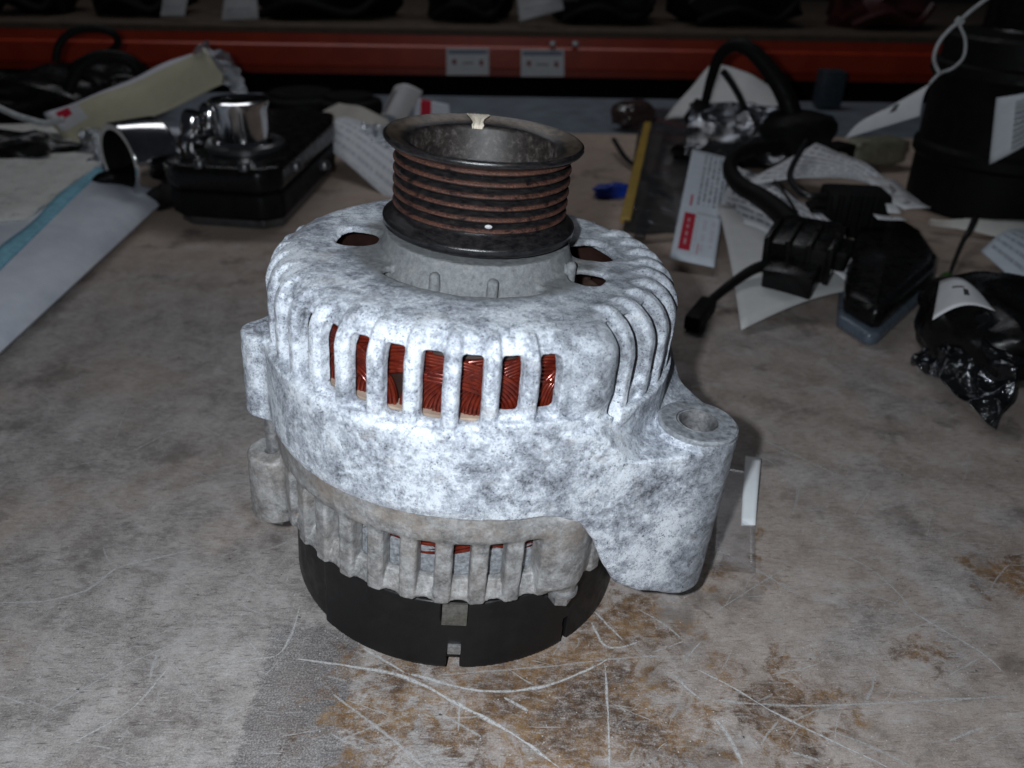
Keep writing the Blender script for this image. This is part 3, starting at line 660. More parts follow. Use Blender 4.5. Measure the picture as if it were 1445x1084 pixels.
def film_mat(name, tint=(0.9, 0.92, 0.95), opac=0.12, rough=0.08, sc=0.12, bmp=4.0, gls=0.8):
    q = Mat(name); nt = q.nt
    n = q.noise(sc, 5, 0.6, dist=1.2); nrm = q.bump(n, bmp, 0.8)
    gl = nt.nodes.new('ShaderNodeBsdfGlossy'); gl.inputs['Color'].default_value = (0.95, 0.97, 1, 1); gl.inputs['Roughness'].default_value = rough
    tr = nt.nodes.new('ShaderNodeBsdfTransparent'); tr.inputs['Color'].default_value = tint + (1,)
    fr = nt.nodes.new('ShaderNodeFresnel'); fr.inputs['IOR'].default_value = 1.5
    for k in (gl, fr): nt.links.new(nrm, k.inputs['Normal'])
    df = nt.nodes.new('ShaderNodeBsdfDiffuse'); df.inputs['Color'].default_value = (0.42, 0.42, 0.42, 1)
    m1 = nt.nodes.new('ShaderNodeMixShader'); m1.inputs[0].default_value = opac; nt.links.new(tr.outputs[0], m1.inputs[1]); nt.links.new(df.outputs[0], m1.inputs[2])
    m2 = nt.nodes.new('ShaderNodeMixShader'); nt.links.new(q.math('MULTIPLY', fr.outputs[0], gls), m2.inputs[0]); nt.links.new(m1.outputs[0], m2.inputs[1]); nt.links.new(gl.outputs[0], m2.inputs[2])
    nt.links.new(m2.outputs[0], nt.nodes['Material Output'].inputs['Surface']); return q.m
M_FILM = film_mat('clear_crinkled_film'); M_FILMD = film_mat('dark_crinkled_film', (0.4, 0.42, 0.45), 0.01, 0.1, 0.05, 4.0, 1.3)
M_CHROME = plain('chromed_metal', (0.62, 0.62, 0.63), 0.12, 1.0, 0.2, 0.08)
M_DARKMET = plain('dark_grey_metal', (0.10, 0.10, 0.105), 0.35, 0.7, 0.3, 0.1)
M_TIE = plain('black_nylon', (0.008, 0.008, 0.009), 0.4)
M_WTIE = plain('translucent_white_nylon', (0.45, 0.46, 0.47), 0.4)
def bounds_org(mb):
    A = np.array(mb.v); return (float(A[:, 0].mean()), float(A[:, 1].mean()), float(A[:, 2].min()))
def one(mb, name, m, label, cat, group=None, sharp=35):
    return tag(mb.build(name, m, None, True, bounds_org(mb), sharp), label, cat, group)
def film(mbp, name, m, label, cat='plastic film'):
    return one(mbp, name, m, label, cat, None, 0)
def lump(mb, c, d, seed=0, k=0.25, p=3.0, n=3, rot=0):
    bm = bmesh.new(); bmesh.ops.create_icosphere(bm, subdivisions=n, radius=1)
    Rm = Matrix.Rotation(rot, 3, 'Z'); V = []
    for v in bm.verts:
        q_ = v.co.normalized(); s_ = (abs(q_.x)**p+abs(q_.y)**p+abs(q_.z)**p)**(-1/p)
        q_ = q_*s_*(1+k*mnoise.noise(q_*2.2+Vector((seed, seed*2, 0)))); V.append(Rm @ Vector((q_.x*d[0], q_.y*d[1], q_.z*d[2]))+Vector(c))
    bm.verts.index_update(); mb.add(V, [[v.index for v in f.verts] for f in bm.faces]); bm.free(); return mb

# ------------------------------------------------------------------ the rack behind
YB = 1160
a0, a1 = atY(30, 97, YB), atY(1300, 117, YB); zb0 = (a0.z+a1.z)/2; zt0 = zb0+61
rack = empty('storage_rack', (0, YB, zb0)); tag(rack, 'orange steel storage rack with a brown shelf board behind the bench', 'rack')
def orange():
    q = Mat('scuffed_orange_paint', 0.5); n = q.noise(0.02, 6, 0.7); f = q.noise(0.2, 4, 0.7)
    return q.out(q.mix(q.mr(f, 0.66, 0.74, 0, 0.5), q.ramp(n, [(0.3, (0.27, 0.020, 0.005)), (0.7, (0.42, 0.040, 0.008))]), (0.05, 0.03, 0.025)), 0.4, 0, None)
prof = [(0, 0), (0, 11), (3, 13), (3, 43), (0, 46), (0, 61), (-4, 61), (-40, 61), (-40, 0)]
mb = MB(); k = len(prof)
V = [(x, -q_[0], q_[1]) for x in (-1300, 1300) for q_ in prof]
mb.add(V, [(i, (i+1) % k, k+(i+1) % k, k+i) for i in range(k)] + [tuple(range(k))[::-1], tuple(range(k, 2*k))])
mb.build('beam', orange(), rack, False)
MB().box((0, 360, 66), (2600, 720, 9)).build('shelf_board', plain('brown_particle_board', (0.075, 0.052, 0.036), 0.8, 0, 0.35, 0.05), rack, False)
MB().box((0, 200, -70), (2600, 390, 12)).build('lower_deck', plain('dark_deck_board', (0.02, 0.018, 0.017), 0.9), rack, False)
for (l, r, tp_, bt) in ((630, 690, 68, 106), (735, 796, 70, 108)):
    p = [atY(l, bt, YB-6)-Vector((0, YB, zb0)), atY(r, bt, YB-6)-Vector((0, YB, zb0)), atY(r, tp_, YB-6)-Vector((0, YB, zb0)), atY(l, tp_, YB-6)-Vector((0, YB, zb0))]
    pt = patch(*p, nu=2, nv=2, thick=0.8); pt.build('label_plate', P_PLATE, rack, False)
for px in (780, 812):
    p = atY(px, 62, YB-5)-Vector((0, YB, zb0)); MB().box(p, (10, 8, 8), None, 2).build('beam_lug', M_STEEL, rack)
for px, w_ in ((1165, 34),):
    p = at(px, 150, 0); 
    tag(MB().box((p.x, p.y, 25), (w_, 30, 50), None, 3).build('upright_foot', plain('faded_blue_steel', (0.03, 0.042, 0.055), 0.5, 0.2)), 'faded blue steel upright foot behind the black cable arch', 'post')
# dark stock on the shelf
zs = zb0+71
SH = [(60, 60, 120, 'black hose bundle on the shelf above the coiled hoses', 1), (205, 70, 95, 'dark moulded part on the shelf behind the two hanging tags', 2), (455, 120, 130, 'long black housing on the shelf with no tag', 3), (660, 70, 110, 'dark bracket on the shelf above the beam labels', 4), (850, 90, 110, 'black box shaped part on the shelf right of the crumpled tag', 5), (1040, 100, 120, 'dark part on the shelf above the cable arch', 6), (1240, 80, 90, 'dark red tinged part with a shiny glint on the shelf', 7)]
for px, hw, hh, lb, sd in SH:
    p = atY(px, 10, YB+150); mbx = lump(MB(), (p.x, YB+160, zs+hh/2), (hw, 70, hh/2), sd, 0.35, 4, 3)
    mbx.tube([(p.x-hw*0.8, YB+90, zs+8), (p.x-hw*0.2, YB+72, zs+30), (p.x+hw*0.5, YB+84, zs+12), (p.x+hw*0.9, YB+100, zs+40)], 7, 8)
    one(mbx, 'shelf_part', M_RUBBER if sd != 7 else plain('dark_maroon_plastic', (0.05, 0.012, 0.012), 0.35), lb, 'car part', 'dark car parts on the rack shelf')
for cs, lb in (([(226, 24), (262, 24), (268, -14), (232, -14)], 'narrow white tag hanging at the shelf edge above the wrapped roll'), ([(312, 30), (366, 28), (362, -14), (318, -14)], 'wider white tag with one printed line hanging over the shelf edge'), ([(733, 32), (796, 14), (790, -16), (728, -14)], 'crumpled grey tag hanging over the shelf above the beam')):
    ps = [atY(x_, y_, YB+40+i*2) for i, (x_, y_) in enumerate(cs)]
    one(patch(*ps, nz=3, thick=0.5, bend=lambda u, v: 5*math.sin(2.5*u)), 'paper_tag', paper('grey_tag_paper', (0.42, 0.42, 0.43), lines=[(0.15, 0.8, 0.2, 0.4, 6, 'v', INK, 0.6)]), lb, 'tag', 'white tags on the rack shelf', 0)

# ------------------------------------------------------------------ left side of the bench
a = at(0, 520, 0); b = at(245, 285, 0)
xe = lambda y_: a.x + (b.x-a.x)*(y_-a.y)/(b.y-a.y)
pan = [(-190, 0), (-190, 24), (-70, 27), (-48, 27), (-34, 26), (-20, 23.5), (-9, 18.5), (-2, 12), (0, 8), (-3, 4), (-12, 1), (-20, 0)]
mb = MB(); k = len(pan); ys = np.linspace(-60, 640, 15)
V = [(xe(y_)+q_[0], y_, q_[1]) for y_ in ys for q_ in pan]
mb.add(V, [(j*k+i, j*k+(i+1) % k, (j+1)*k+(i+1) % k, (j+1)*k+i) for j in range(14) for i in range(k)] + [tuple(range(k)), tuple(14*k+i for i in range(k))[::-1]])
def panel_mat():
    q = Mat('dirty_white_painted_panel', 0.5); n = q.noise(0.03, 6, 0.7); sp = q.voro(0.03)
    c = q.ramp(n, [(0.3, (0.50, 0.54, 0.62)), (0.7, (0.70, 0.73, 0.80))])
    c = q.mix(q.math('MULTIPLY', q.mr(sp, 0.12, 0.05), 0.8), c, (0.08, 0.07, 0.06))
    c = q.mix(q.mr(q.noise(0.08, 6, 0.75), 0.62, 0.75, 0, 0.6), c, (0.25, 0.21, 0.18))
    return q.out(c, 0.45, 0)
one(mb, 'car_trim_strip', panel_mat(), 'long dirty white painted panel with a rounded edge lying on the bench', 'panel')
pa, pb, pc_ = at(-40, 410, 25), at(0, 357, 25), at(140, 240, 25)
mb = MB(); V = []; dd = (pc_-pb).normalized(); nn = Vector((-dd.y, dd.x, 0))
st_ = [pa, pb, pb.lerp(pc_, 0.5)+nn*-3, pc_, pc_+dd*40]
P4 = patch(st_[0]-nn*6+Vector((0, 0, .6)), st_[3]-nn*6+Vector((0, 0, .6)), st_[3]+nn*6+Vector((0, 0, .6)), st_[0]+nn*6+Vector((0, 0, .6)), nu=30, nv=3, bend=lambda u, v: 1.0+2.5*math.sin(7*u)**2*v, thick=0.8)
one(P4, 'blue_strap', plain('light_blue_webbing', (0.20, 0.46, 0.58), 0.6, 0, 0.25, 0.2), 'light blue strap lying along the white panel', 'strap', sharp=0)
p1, p2, p3, p4 = at(-60, 330, 27), at(100, 270, 27), at(215, 215, 27), at(-60, 215, 27)
def rough_board():
    q = Mat('rough_dirty_white_board', 0.3); n = q.noise(0.07, 7, 0.75); f = q.noise(0.5, 5, 0.75)
    return q.out(q.ramp(q.math('ADD', q.math('MULTIPLY', n, 0.6), q.math('MULTIPLY', f, 0.4)), [(0.32, (0.2, 0.185, 0.165)), (0.46, (0.62, 0.61, 0.58)), (0.7, (0.8, 0.79, 0.76))]), 0.75, 0, q.bump(f, 0.8, 0.8))
one(patch(Vector((-640, 250, 26)), Vector((pb.x-12, 330, 26)), Vector((pc_.x-16, 640, 26)), Vector((-700, 640, 26)), nz=4, thick=3), 'dirty_board', rough_board(), 'rough dirty white sheet of board left of the blue strap', 'board', sharp=0)
# yellowed wrapped roll with labels
q0, q1, q2, q3 = atY(108, 214, 560), atY(322, 116, 590), atY(290, 68, 640), atY(62, 160, 610)
roll = one(patch(q0, q1, q2, q3, nu=24, nv=12, bend=lambda u, v: 14*math.sin(math.pi*v), nz=5, nsc=0.02, thick=1.0), 'wrapped_roll', P_TUBE, 'yellowed paper roll in clear wrap with two red logo marks', 'roll', sharp=0)
film(patch(atY(278, 72, 600)+Vector((0, 0, 4)), atY(352, 150, 575), atY(330, 90, 640), atY(290, 60, 640), crump=16, nsc=0.035, thick=0.3, nu=36, nv=36), 'clear_wrap_end', M_FILM, 'crinkled clear wrap end at the top of the yellowed roll', 'plastic wrap')
film(patch(atY(122, 284, 470), atY(182, 240, 490), atY(178, 190, 540), atY(105, 205, 550), crump=18, nsc=0.03, thick=0.3, nu=44, nv=44, bend=lambda u, v: 10*math.sin(3*u)), 'clear_bag', M_FILM, 'crumpled clear bag around the chrome tube beside the blue strap', 'plastic bag')
one(patch(atY(28, 232, 545), atY(124, 218, 560), atY(120, 192, 570), atY(26, 208, 555), thick=0.5, nz=1), 'printed_tag', P_TAGBAR, 'small dirty tag with a printed bar code at the board edge', 'tag', sharp=0)
film(patch(atY(128, 282, 455), atY(168, 266, 450), atY(178, 205, 475), atY(150, 214, 480), crump=14, nsc=0.03, thick=0.3, nu=30, nv=36), 'clear_bag_fold', film_mat('clear_glossy_fold', (0.9, 0.9, 0.92), 0.03, 0.12, 0.05, 3.0, 1.6), 'clear bag fold standing on the white panel by the strap end', 'plastic bag')
# chrome tube and small chrome fittings
def chrome_tube(c, r, L, rot, name, label):
    e = empty(name, (c[0], c[1], 0)); tag(e, label, 'tube'); M = Matrix.Rotation(rot, 3, 'Z') @ Matrix.Rotation(math.radians(90), 3, 'Y')
    MB().lathe([(r*0.82, -L/2), (r*0.97, -L/2), (r, -L/2+2), (r, L/2-3), (r*0.93, L/2), (r*0.5, L/2), (r*0.5, L/2-8)], 48, M, (0, 0, c[2])).build('tube_body', M_CHROME, e)
    MB().lathe([(r*0.82, -L/2), (r*0.82, L/2-8), (r*0.1, L/2-8)], 32, M, (0, 0, c[2])).build('tube_bore', M_RUBBER, e)
    return e
p = at(206, 252, 27); chrome_tube((p.x, p.y, 46), 31, 40, math.radians(50), 'chrome_tube', 'chromed short tube with a dark bore in the clear bag')
lump(mb := MB(), (p.x-6, p.y+10, 17), (36, 26, 17), 3, 0.2, 5); one(mb, 'black_clamp', M_GLOSSB, 'black plastic cradle under the chromed tube', 'clamp')
# black unit with the chrome cap
f0, f1, f2 = at(248, 312, 0), at(395, 327, 0), at(474, 245, 0)
poly = [(f0.x, f0.y), (f0.x+14, f0.y-14), (f1.x-12, f1.y-2), (f1.x+4, f1.y+10), (f2.x, f2.y), (f2.x-6, f2.y+40), (f0.x+22, f2.y+58), (f0.x-4, f0.y+60)]
un = empty('black_module', (f0.x+60, f0.y+50, 0)); tag(un, 'black rounded car module with a chromed cap and collar on top', 'car part')
og = Vector((f0.x+60, f0.y+50, 0)); pl = [(x_-og.x, y_-og.y) for x_, y_ in poly]
sh = lambda s_: [(x_*s_, y_*s_) for x_, y_ in pl]
MB().prism(sh(0.92), 0, 8, 1.5).build('base_plate', M_DARKMET, un)
MB().prism(pl, 8, 30, 4).build('lower_housing', M_RUBBER, un)
MB().prism(sh(1.03), 31, 52, 6).build('upper_housing', M_GLOSSB, un)
cz = 54; cp_ = at(342, 205, 55)-og
MB().lathe([(34, 52), (34, 56), (31, 58), (26, 57.5), (25, 52)], 56, None, (cp_.x, cp_.y+8, 0)).build('collar', M_DARKMET, un)
MB().lathe([(0.1, 92), (14, 92), (19, 91), (23, 92.5), (25, 91.5), (25, 88), (23.5, 84), (22.5, 60), (26, 55)], 56, None, (cp_.x, cp_.y+6, 0)).build('chrome_cap', M_CHROME, un)
for i, (px, py) in enumerate(((268, 190), (292, 180))):
    p = at(px, py, 62)-og; MB().lathe([(0.1, 24), (7, 24), (9, 21), (9.5, 6), (8, 4), (11, 0), (11, -10)], 28, Matrix.Rotation(0.25, 3, 'Y'), (p.x, p.y, 58)).build('chrome_fitting', M_CHROME, un)
p = at(360, 240, 52)-og
for dx in (-48, -10, 30, 52): MB().lathe([(0.1, 56), (4, 56), (5, 54), (5, 50)], 20, None, (p.x+dx, p.y+4+abs(dx)*0.2, 0)).build('screw_head', M_DARKMET, un)
# dark round caps behind
for px, py, r_, lb in ((425, 172, 52, 'dark round cap standing behind the black module'), (492, 178, 40, 'smaller dark round cap beside the curled label')):
    p = at(px, py+14, 0); e = MB().lathe([(0.1, 44), (r_*0.7, 44), (r_*0.75, 40), (r_*0.95, 38), (r_, 34), (r_, 4), (r_*1.05, 0)], 48)
    e.build; one(MB().lathe([(0.1, 44), (r_*0.7, 44), (r_*0.75, 40), (r_*0.95, 38), (r_, 34), (r_, 4), (r_*1.05, 0)], 48, None, (p.x, p.y+20, 0)), 'round_cap', M_RUBBER, lb, 'cap', 'dark round caps behind the black module')
# black heap with hose loops at far left
for px, py, d_, lb, sd in ((40, 150, (95, 60, 34), 'black heap of moulded parts far back beside the dirty board', 11), (150, 120, (70, 50, 28), 'black lumpy part under the coiled hoses', 12), (20, 215, (60, 34, 22), 'low black part at the edge behind the dirty board', 14)):
    p = at(px, py+40, 0); one(lump(MB(), (p.x, p.y, d_[2]*0.97), d_, sd, 0.4, 3, 4), 'black_part', M_GLOSSB, lb, 'car part', 'black parts in the far corner of the bench')
def hose(pts, r, name, label, cat, m=None, group=None, n=8, noise=0): return one(MB().tube(pts, r, n, 7), name, m or M_RUBBER, label, cat, group, 0)
Yh = 700
hose([atY(x_, y_, Yh+i*6) for i, (x_, y_) in enumerate([(78, 88), (84, 62), (105, 44), (135, 40), (160, 48), (166, 62), (150, 76), (120, 84), (100, 98), (96, 124)])], 4.2, 'black_hose', 'thin black hose looping up before the orange beam', 'hose')
hose([atY(x_, y_, Yh-60+i*5) for i, (x_, y_) in enumerate([(96, 130), (112, 96), (140, 80), (175, 82), (196, 100), (200, 130), (180, 152)])], 6.5, 'thick_black_hose', 'thicker black hose arching over the heap behind the roll', 'hose')
hose([atY(x_, y_, 560+i*3) for i, (x_, y_) in enumerate([(-10, 148), (20, 162), (45, 170), (66, 174), (90, 168)])], 3.2, 'clear_tie', 'pale translucent cable tie by the yellowed roll', 'cable tie', M_WTIE)
hose([atY(x_, y_, 505) for (x_, y_) in [(170, 225), (185, 245), (212, 272)]], 2.0, 'black_tie', 'short black cable tie end pointing at the white panel', 'cable tie', M_TIE)
# tags between module and pulley
one(patch(atY(440, 196, 600), atY(566, 292, 470), atY(590, 215, 520), atY(487, 166, 650), nu=20, nv=14, bend=lambda u, v: 6*math.sin(3*v)+3*math.sin(5*u), thick=0.5), 'lined_tag', paper('striped_tag_paper', (0.82, 0.84, 0.88), lines=[(0.02, 0.98, 0.05, 0.95, 6, 'v', (0.33, 0.35, 0.40), 0.55)]), 'white striped paper tag with a black tie left of the pulley', 'tag', sharp=0)
one(patch(atY(438, 172, 690), atY(560, 196, 620), atY(548, 170, 660), atY(478, 145, 700), nu=16, nv=10, bend=lambda u, v: 8*math.sin(3.1*u), nz=4, thick=0.5), 'beige_card', P_BEIGE, 'folded beige card behind the striped tag', 'card', sharp=0)
one(MB().tube([atY(428, 194, 596), atY(455, 194, 590), atY(472, 196, 586)], lambda t_: 2.2+1.6*(t_ > 0.8), 6, 4), 'black_tie', M_TIE, 'black cable tie through the striped tag', 'cable tie', None, 0)
film(patch(atY(520, 205, 560), atY(575, 235, 520), atY(575, 180, 560), atY(510, 176, 600), crump=9, nsc=0.06, thick=0.3, nu=30, nv=30), 'clear_sleeve', M_FILM, 'small clear plastic sleeve between striped tag and pulley', 'plastic sleeve')
cr_ = empty('curled_label', at(575, 172, 0)); tag(cr_, 'curled white label with a red square behind the pulley rim', 'label'); og = at(575, 172, 0)
MB().add(*(lambda W: (W.v, W.f, W.uv))(patch(atY(536, 166, 700)-og, atY(572, 176, 690)-og, atY(598, 132, 712)-og, atY(557, 122, 720)-og, nu=14, nv=14, bend=lambda u, v: 14*math.sin(math.pi*min(1, u*0.9)), thick=0.6))).build('curl', P_ROLL, cr_, sharp=0)
MB().add(*(lambda W: (W.v, W.f, W.uv))(patch(atY(584, 170, 705)-og, atY(636, 168, 705)-og, atY(634, 148, 715)-og, atY(586, 138, 715)-og, nu=8, nv=8, thick=0.6))).build('label_end', P_ROLL2, cr_, sharp=0)

# ------------------------------------------------------------------ right side of the bench
def rod(pa_, pb_, w_, h_, name, m, label, cat):
    d_ = (pb_-pa_); M = d_.to_track_quat('Y', 'Z').to_matrix(); return one(MB().box((pa_+pb_)/2, (w_, d_.length, h_), M, min(w_, h_)*0.25), name, m, label, cat)
rod(at(882, 312, 8), at(918, 158, 8), 9, 5, 'yellow_strip', plain('yellow_plastic_strip', (0.42, 0.27, 0.05), 0.45, 0, 0.2, 0.1), 'thin yellow strip lying on the bench right of the pulley', 'strip')
rod(at(902, 335, 3), at(944, 182, 3), 9, 4, 'dark_strip', plain('dark_brown_strip', (0.055, 0.042, 0.032), 0.5), 'thin dark strip lying beside the yellow strip', 'strip')
film(patch(at(878, 330, 9), at(985, 330, 4), at(985, 160, 14), at(905, 150, 9), crump=2.5, nsc=0.014, thick=0.3, nu=40, nv=40), 'clear_sheet', film_mat('flat_clear_bag', (0.93, 0.93, 0.94), 0.05, 0.08, 0.03, 2.0, 0.9), 'flat clear plastic sheet lying over the two strips', 'plastic sheet')
p = at(862, 272, 4); one(lump(MB(), (p.x, p.y, 6), (16, 7, 6), 5, 0.3, 4, 3, 0.2), 'blue_clip', plain('bright_blue_plastic', (0.012, 0.05, 0.40), 0.35), 'small bright blue clip beside the yellow strip', 'clip')
hose([at(866, 197, 14), at(882, 222, 8), at(905, 242, 5), at(950, 285, 3)], 2.6, 'black_tie', 'long black cable tie crossing under the yellow strip', 'cable tie', M_TIE)
p = at(895, 185, 0); one(lump(MB(), (p.x, p.y+20, 16), (26, 16, 16), 8, 0.4, 2.5, 3), 'brown_bagged_part', plain('dark_brown_glossy_plastic', (0.05, 0.03, 0.028), 0.2), 'small dark brown part in clear plastic behind the yellow strip', 'car part')
# big sheet behind the cable arch
one(patch(atY(938, 168, 720), atY(1125, 178, 640), atY(1100, 130, 720), atY(1006, 88, 760), nu=18, nv=14, nz=6, bend=lambda u, v: 6*math.sin(3*u), thick=0.5), 'large_paper_sheet', P_PLAIN, 'large creased paper sheet standing behind the black cable arch', 'paper', sharp=0)
# tag with the red logo and the blank one
one(patch(at(945, 365, 8), at(1008, 378, 6), at(1030, 225, 30), at(977, 212, 34), nu=12, nv=18, bend=lambda u, v: 4*math.sin(3*v), thick=0.5), 'logo_tag', P_LOGO, 'white tag with a solid red logo block hanging nearest the alternator', 'tag', sharp=0)
one(patch(at(1010, 300, 22), at(1215, 410, 14), at(1190, 330, 30), at(1040, 235, 30), nu=18, nv=12, bend=lambda u, v: 5*math.sin(3.0*u), nz=3, thick=0.5), 'printed_sheet', P_LINES, 'printed sheet under the wiring connector', 'paper', sharp=0)
one(patch(at(1046, 466, 3), at(1218, 408, 5), at(1160, 300, 26), at(1012, 290, 24), nu=18, nv=16, bend=lambda u, v: 6*math.sin(3.1*u)*(1-v)+4*math.sin(3*v), thick=0.5), 'blank_tag', P_PLAIN, 'blank grey underside of a bent tag below the connector', 'tag', sharp=0)
one(patch(at(1045, 262, 34), at(1240, 262, 30), at(1290, 290, 26), at(1150, 205, 50), nu=16, nv=12, nz=3, bend=lambda u, v: 8*math.sin(3.1*u), thick=0.5), 'striped_sheet', P_LINES, 'white striped sheet behind the square black connector', 'paper', sharp=0)
film(patch(at(965, 228, 24), at(1110, 232, 30), at(1120, 165, 48), at(975, 160, 44), crump=16, nsc=0.015, thick=0.3, nu=60, nv=50, bend=lambda u, v: 24*math.sin(3.1*v)), 'shiny_bag', film_mat('shiny_smoky_bag', (0.6, 0.6, 0.62), 0.04, 0.15, 0.04, 3.0, 1.6), 'shiny smoky plastic bag under the cable arch', 'plastic bag')
one(lump(MB(), at(1040, 215, 14), (70, 22, 14), 9, 0.3, 3), 'bagged_black_part', M_GLOSSB, 'low black part inside the shiny bag', 'car part')
# cable arch with its plugs
ca = empty('cable_arch', at(1120, 215, 0)); og = at(1120, 215, 0); tag(ca, 'thick black cable arching up with plugs at both ends', 'cable')
Yc = 560
arch = [atY(x_, y_, Yc+d_)-og for x_, y_, d_ in [(988, 165, 50), (996, 140, 45), (1004, 110, 40), (1016, 78, 30), (1036, 64, 20), (1058, 70, 10), (1080, 92, 0), (1100, 120, -10), (1114, 150, -16), (1120, 178, -20)]]
MB().tube(arch, lambda t_: 4.2+6.0*t_**1.3, 12, 7).build('cable', M_RUBBER, ca)
p = atY(986, 162, Yc+50)-og; MB().box(p, (22, 20, 26), Matrix.Rotation(0.5, 3, 'Y'), 4).build('plug', M_RUBBER, ca)
p = atY(1124, 192, Yc-22)-og; lump(MB(), p, (32, 28, 22), 4, 0.25, 3).build('boot', M_RUBBER, ca)
MB().tube([atY(x_, y_, Yc+25)-og for x_, y_ in [(1020, 100), (1034, 120), (1044, 138), (1052, 156)]], 3.2, 8, 5).build('wire_tail', M_TIE, ca)
p = at(1180, 215, 20)-og; MB().box(p, (34, 24, 18), Matrix.Rotation(0.6, 3, 'Z'), 3).build('plug', M_RUBBER, ca)
p = at(1184, 222, 32)-og; MB().box(p, (14, 10, 7), Matrix.Rotation(0.6, 3, 'Z'), 2).build('plug_lock', plain('cream_plastic', (0.55, 0.53, 0.46), 0.4), ca)
p = at(1236, 218, 14); one(lump(MB(), (p.x, p.y, 18), (34, 14, 14), 12, 0.2, 4, 3, 0.25), 'pale_block', plain('dull_olive_plastic', (0.19, 0.18, 0.13), 0.5), 'dull olive block behind the striped sheet', 'block')
# wiring harness with connectors
hn = empty('wiring_harness', at(1130, 330, 0)); og = at(1130, 330, 0); tag(hn, 'black wiring harness with ribbed connectors lying over the papers', 'wiring')
MB().tube([at(x_, y_, z_)-og for x_, y_, z_ in [(1095, 205, 52), (1050, 213, 52), (1030, 232, 48), (1040, 258, 46), (1075, 280, 44), (1100, 300, 42), (1122, 322, 40)]], lambda t_: 5.2+3.2*t_, 12, 7).build('loom', M_RUBBER, hn)
MB().tube([at(x_, y_, z_)-og for x_, y_, z_ in [(1138, 200, 60), (1118, 235, 52), (1116, 255, 48), (1135, 275, 46), (1165, 276, 46)]], 2.6, 8, 7).build('wire', M_TIE, hn)
MB().tube([at(x_, y_, z_)-og for x_, y_, z_ in [(1080, 240, 36), (1105, 270, 38), (1124, 300, 38)]], 1.2, 6, 5).build('wire', M_TIE, hn)
mb = MB(); p = at(1135, 350, 32)-og; RM = Matrix.Rotation(-0.55, 3, 'Z') @ Matrix.Rotation(0.2, 3, 'X')
mb.box(p, (40, 44, 26), RM, 4)
for i in range(4): mb.box(p + RM @ Vector((-21+i*14, -6, 2)), (4, 34, 28), RM, 1)
mb.box(p + RM @ Vector((22, 4, -2)), (16, 22, 16), RM, 3); mb.box(p + RM @ Vector((0, -30, -6)), (34, 24, 18), RM, 3)
mb.build('connector', M_GLOSSB, hn)
mb = MB(); p = at(1202, 298, 30)-og; RM = Matrix.Rotation(-0.1, 3, 'Z'); mb.box(p, (48, 36, 36), RM, 5); mb.box(p+Vector((-30, -8, -4)), (18, 26, 24), RM, 4)
for i in range(5): mb.box(p + Vector((-28+i*9, -20, 4)), (3, 5, 30), RM, 0.8)
mb.build('connector', M_RUBBER, hn)
MB().tube([at(x_, y_, z_)-og for x_, y_, z_ in [(1110, 365, 26), (1068, 378, 22), (1040, 395, 16), (1010, 418, 10), (995, 432, 8)]], lambda t_: 4.2-1.6*t_, 10, 6).build('lead', M_RUBBER, hn)
d0, d1 = at(1000, 428, 7)-og, at(976, 458, 6)-og
MB().box((d0+d1)/2, (11, (d1-d0).length, 10), (d1-d0).to_track_quat('Y', 'Z').to_matrix(), 2).build('plug', M_RUBBER, hn)
# scraps of tag right of the connector
tg = empty('tie_tags', at(1260, 300, 0)); og = at(1260, 300, 0); tag(tg, 'bundle of small white strip tags beside the square connector', 'tags')
for (x0, y0, x1, y1, w_) in ((1238, 250, 1275, 285, 26), (1262, 275, 1294, 296, 22), (1236, 304, 1276, 308, 9), (1250, 262, 1262, 300, 9)):
    p0, p1 = at(x0, y0, 44)-og, at(x1, y1, 42)-og; dn = Vector((-(p1-p0).y, (p1-p0).x, 0)).normalized()*w_*0.5
    patch(p0-dn, p1-dn, p1+dn, p0+dn, nu=6, nv=3, nz=3, thick=0.6).build('strip_tag', P_LABEL2, tg, sharp=0)
# black round-cornered part in front right
pd = empty('mirror_housing', at(1240, 430, 0)); og = at(1240, 430, 0); tag(pd, 'black round cornered housing with a grey blue rim lying on the bench', 'car part')
out_ = [(1178, 462), (1222, 490), (1238, 488), (1312, 418), (1316, 402), (1292, 362), (1262, 342), (1228, 338), (1200, 352), (1184, 400)]
pl = [(lambda w_: (w_.x-og.x, w_.y-og.y))(at(x_, y_, 0)) for x_, y_ in out_]
cx_ = sum(p_[0] for p_ in pl)/len(pl); cy_ = sum(p_[1] for p_ in pl)/len(pl)
MB().prism(pl, 0, 9, 3.5).build('rim', plain('grey_blue_rim', (0.10, 0.125, 0.16), 0.3), pd)
MB().prism([(cx_+(x_-cx_)*0.95, cy_+(y_-cy_)*0.95) for x_, y_ in pl], 8, 24, 7).build('shell', M_GLOSSB, pd)
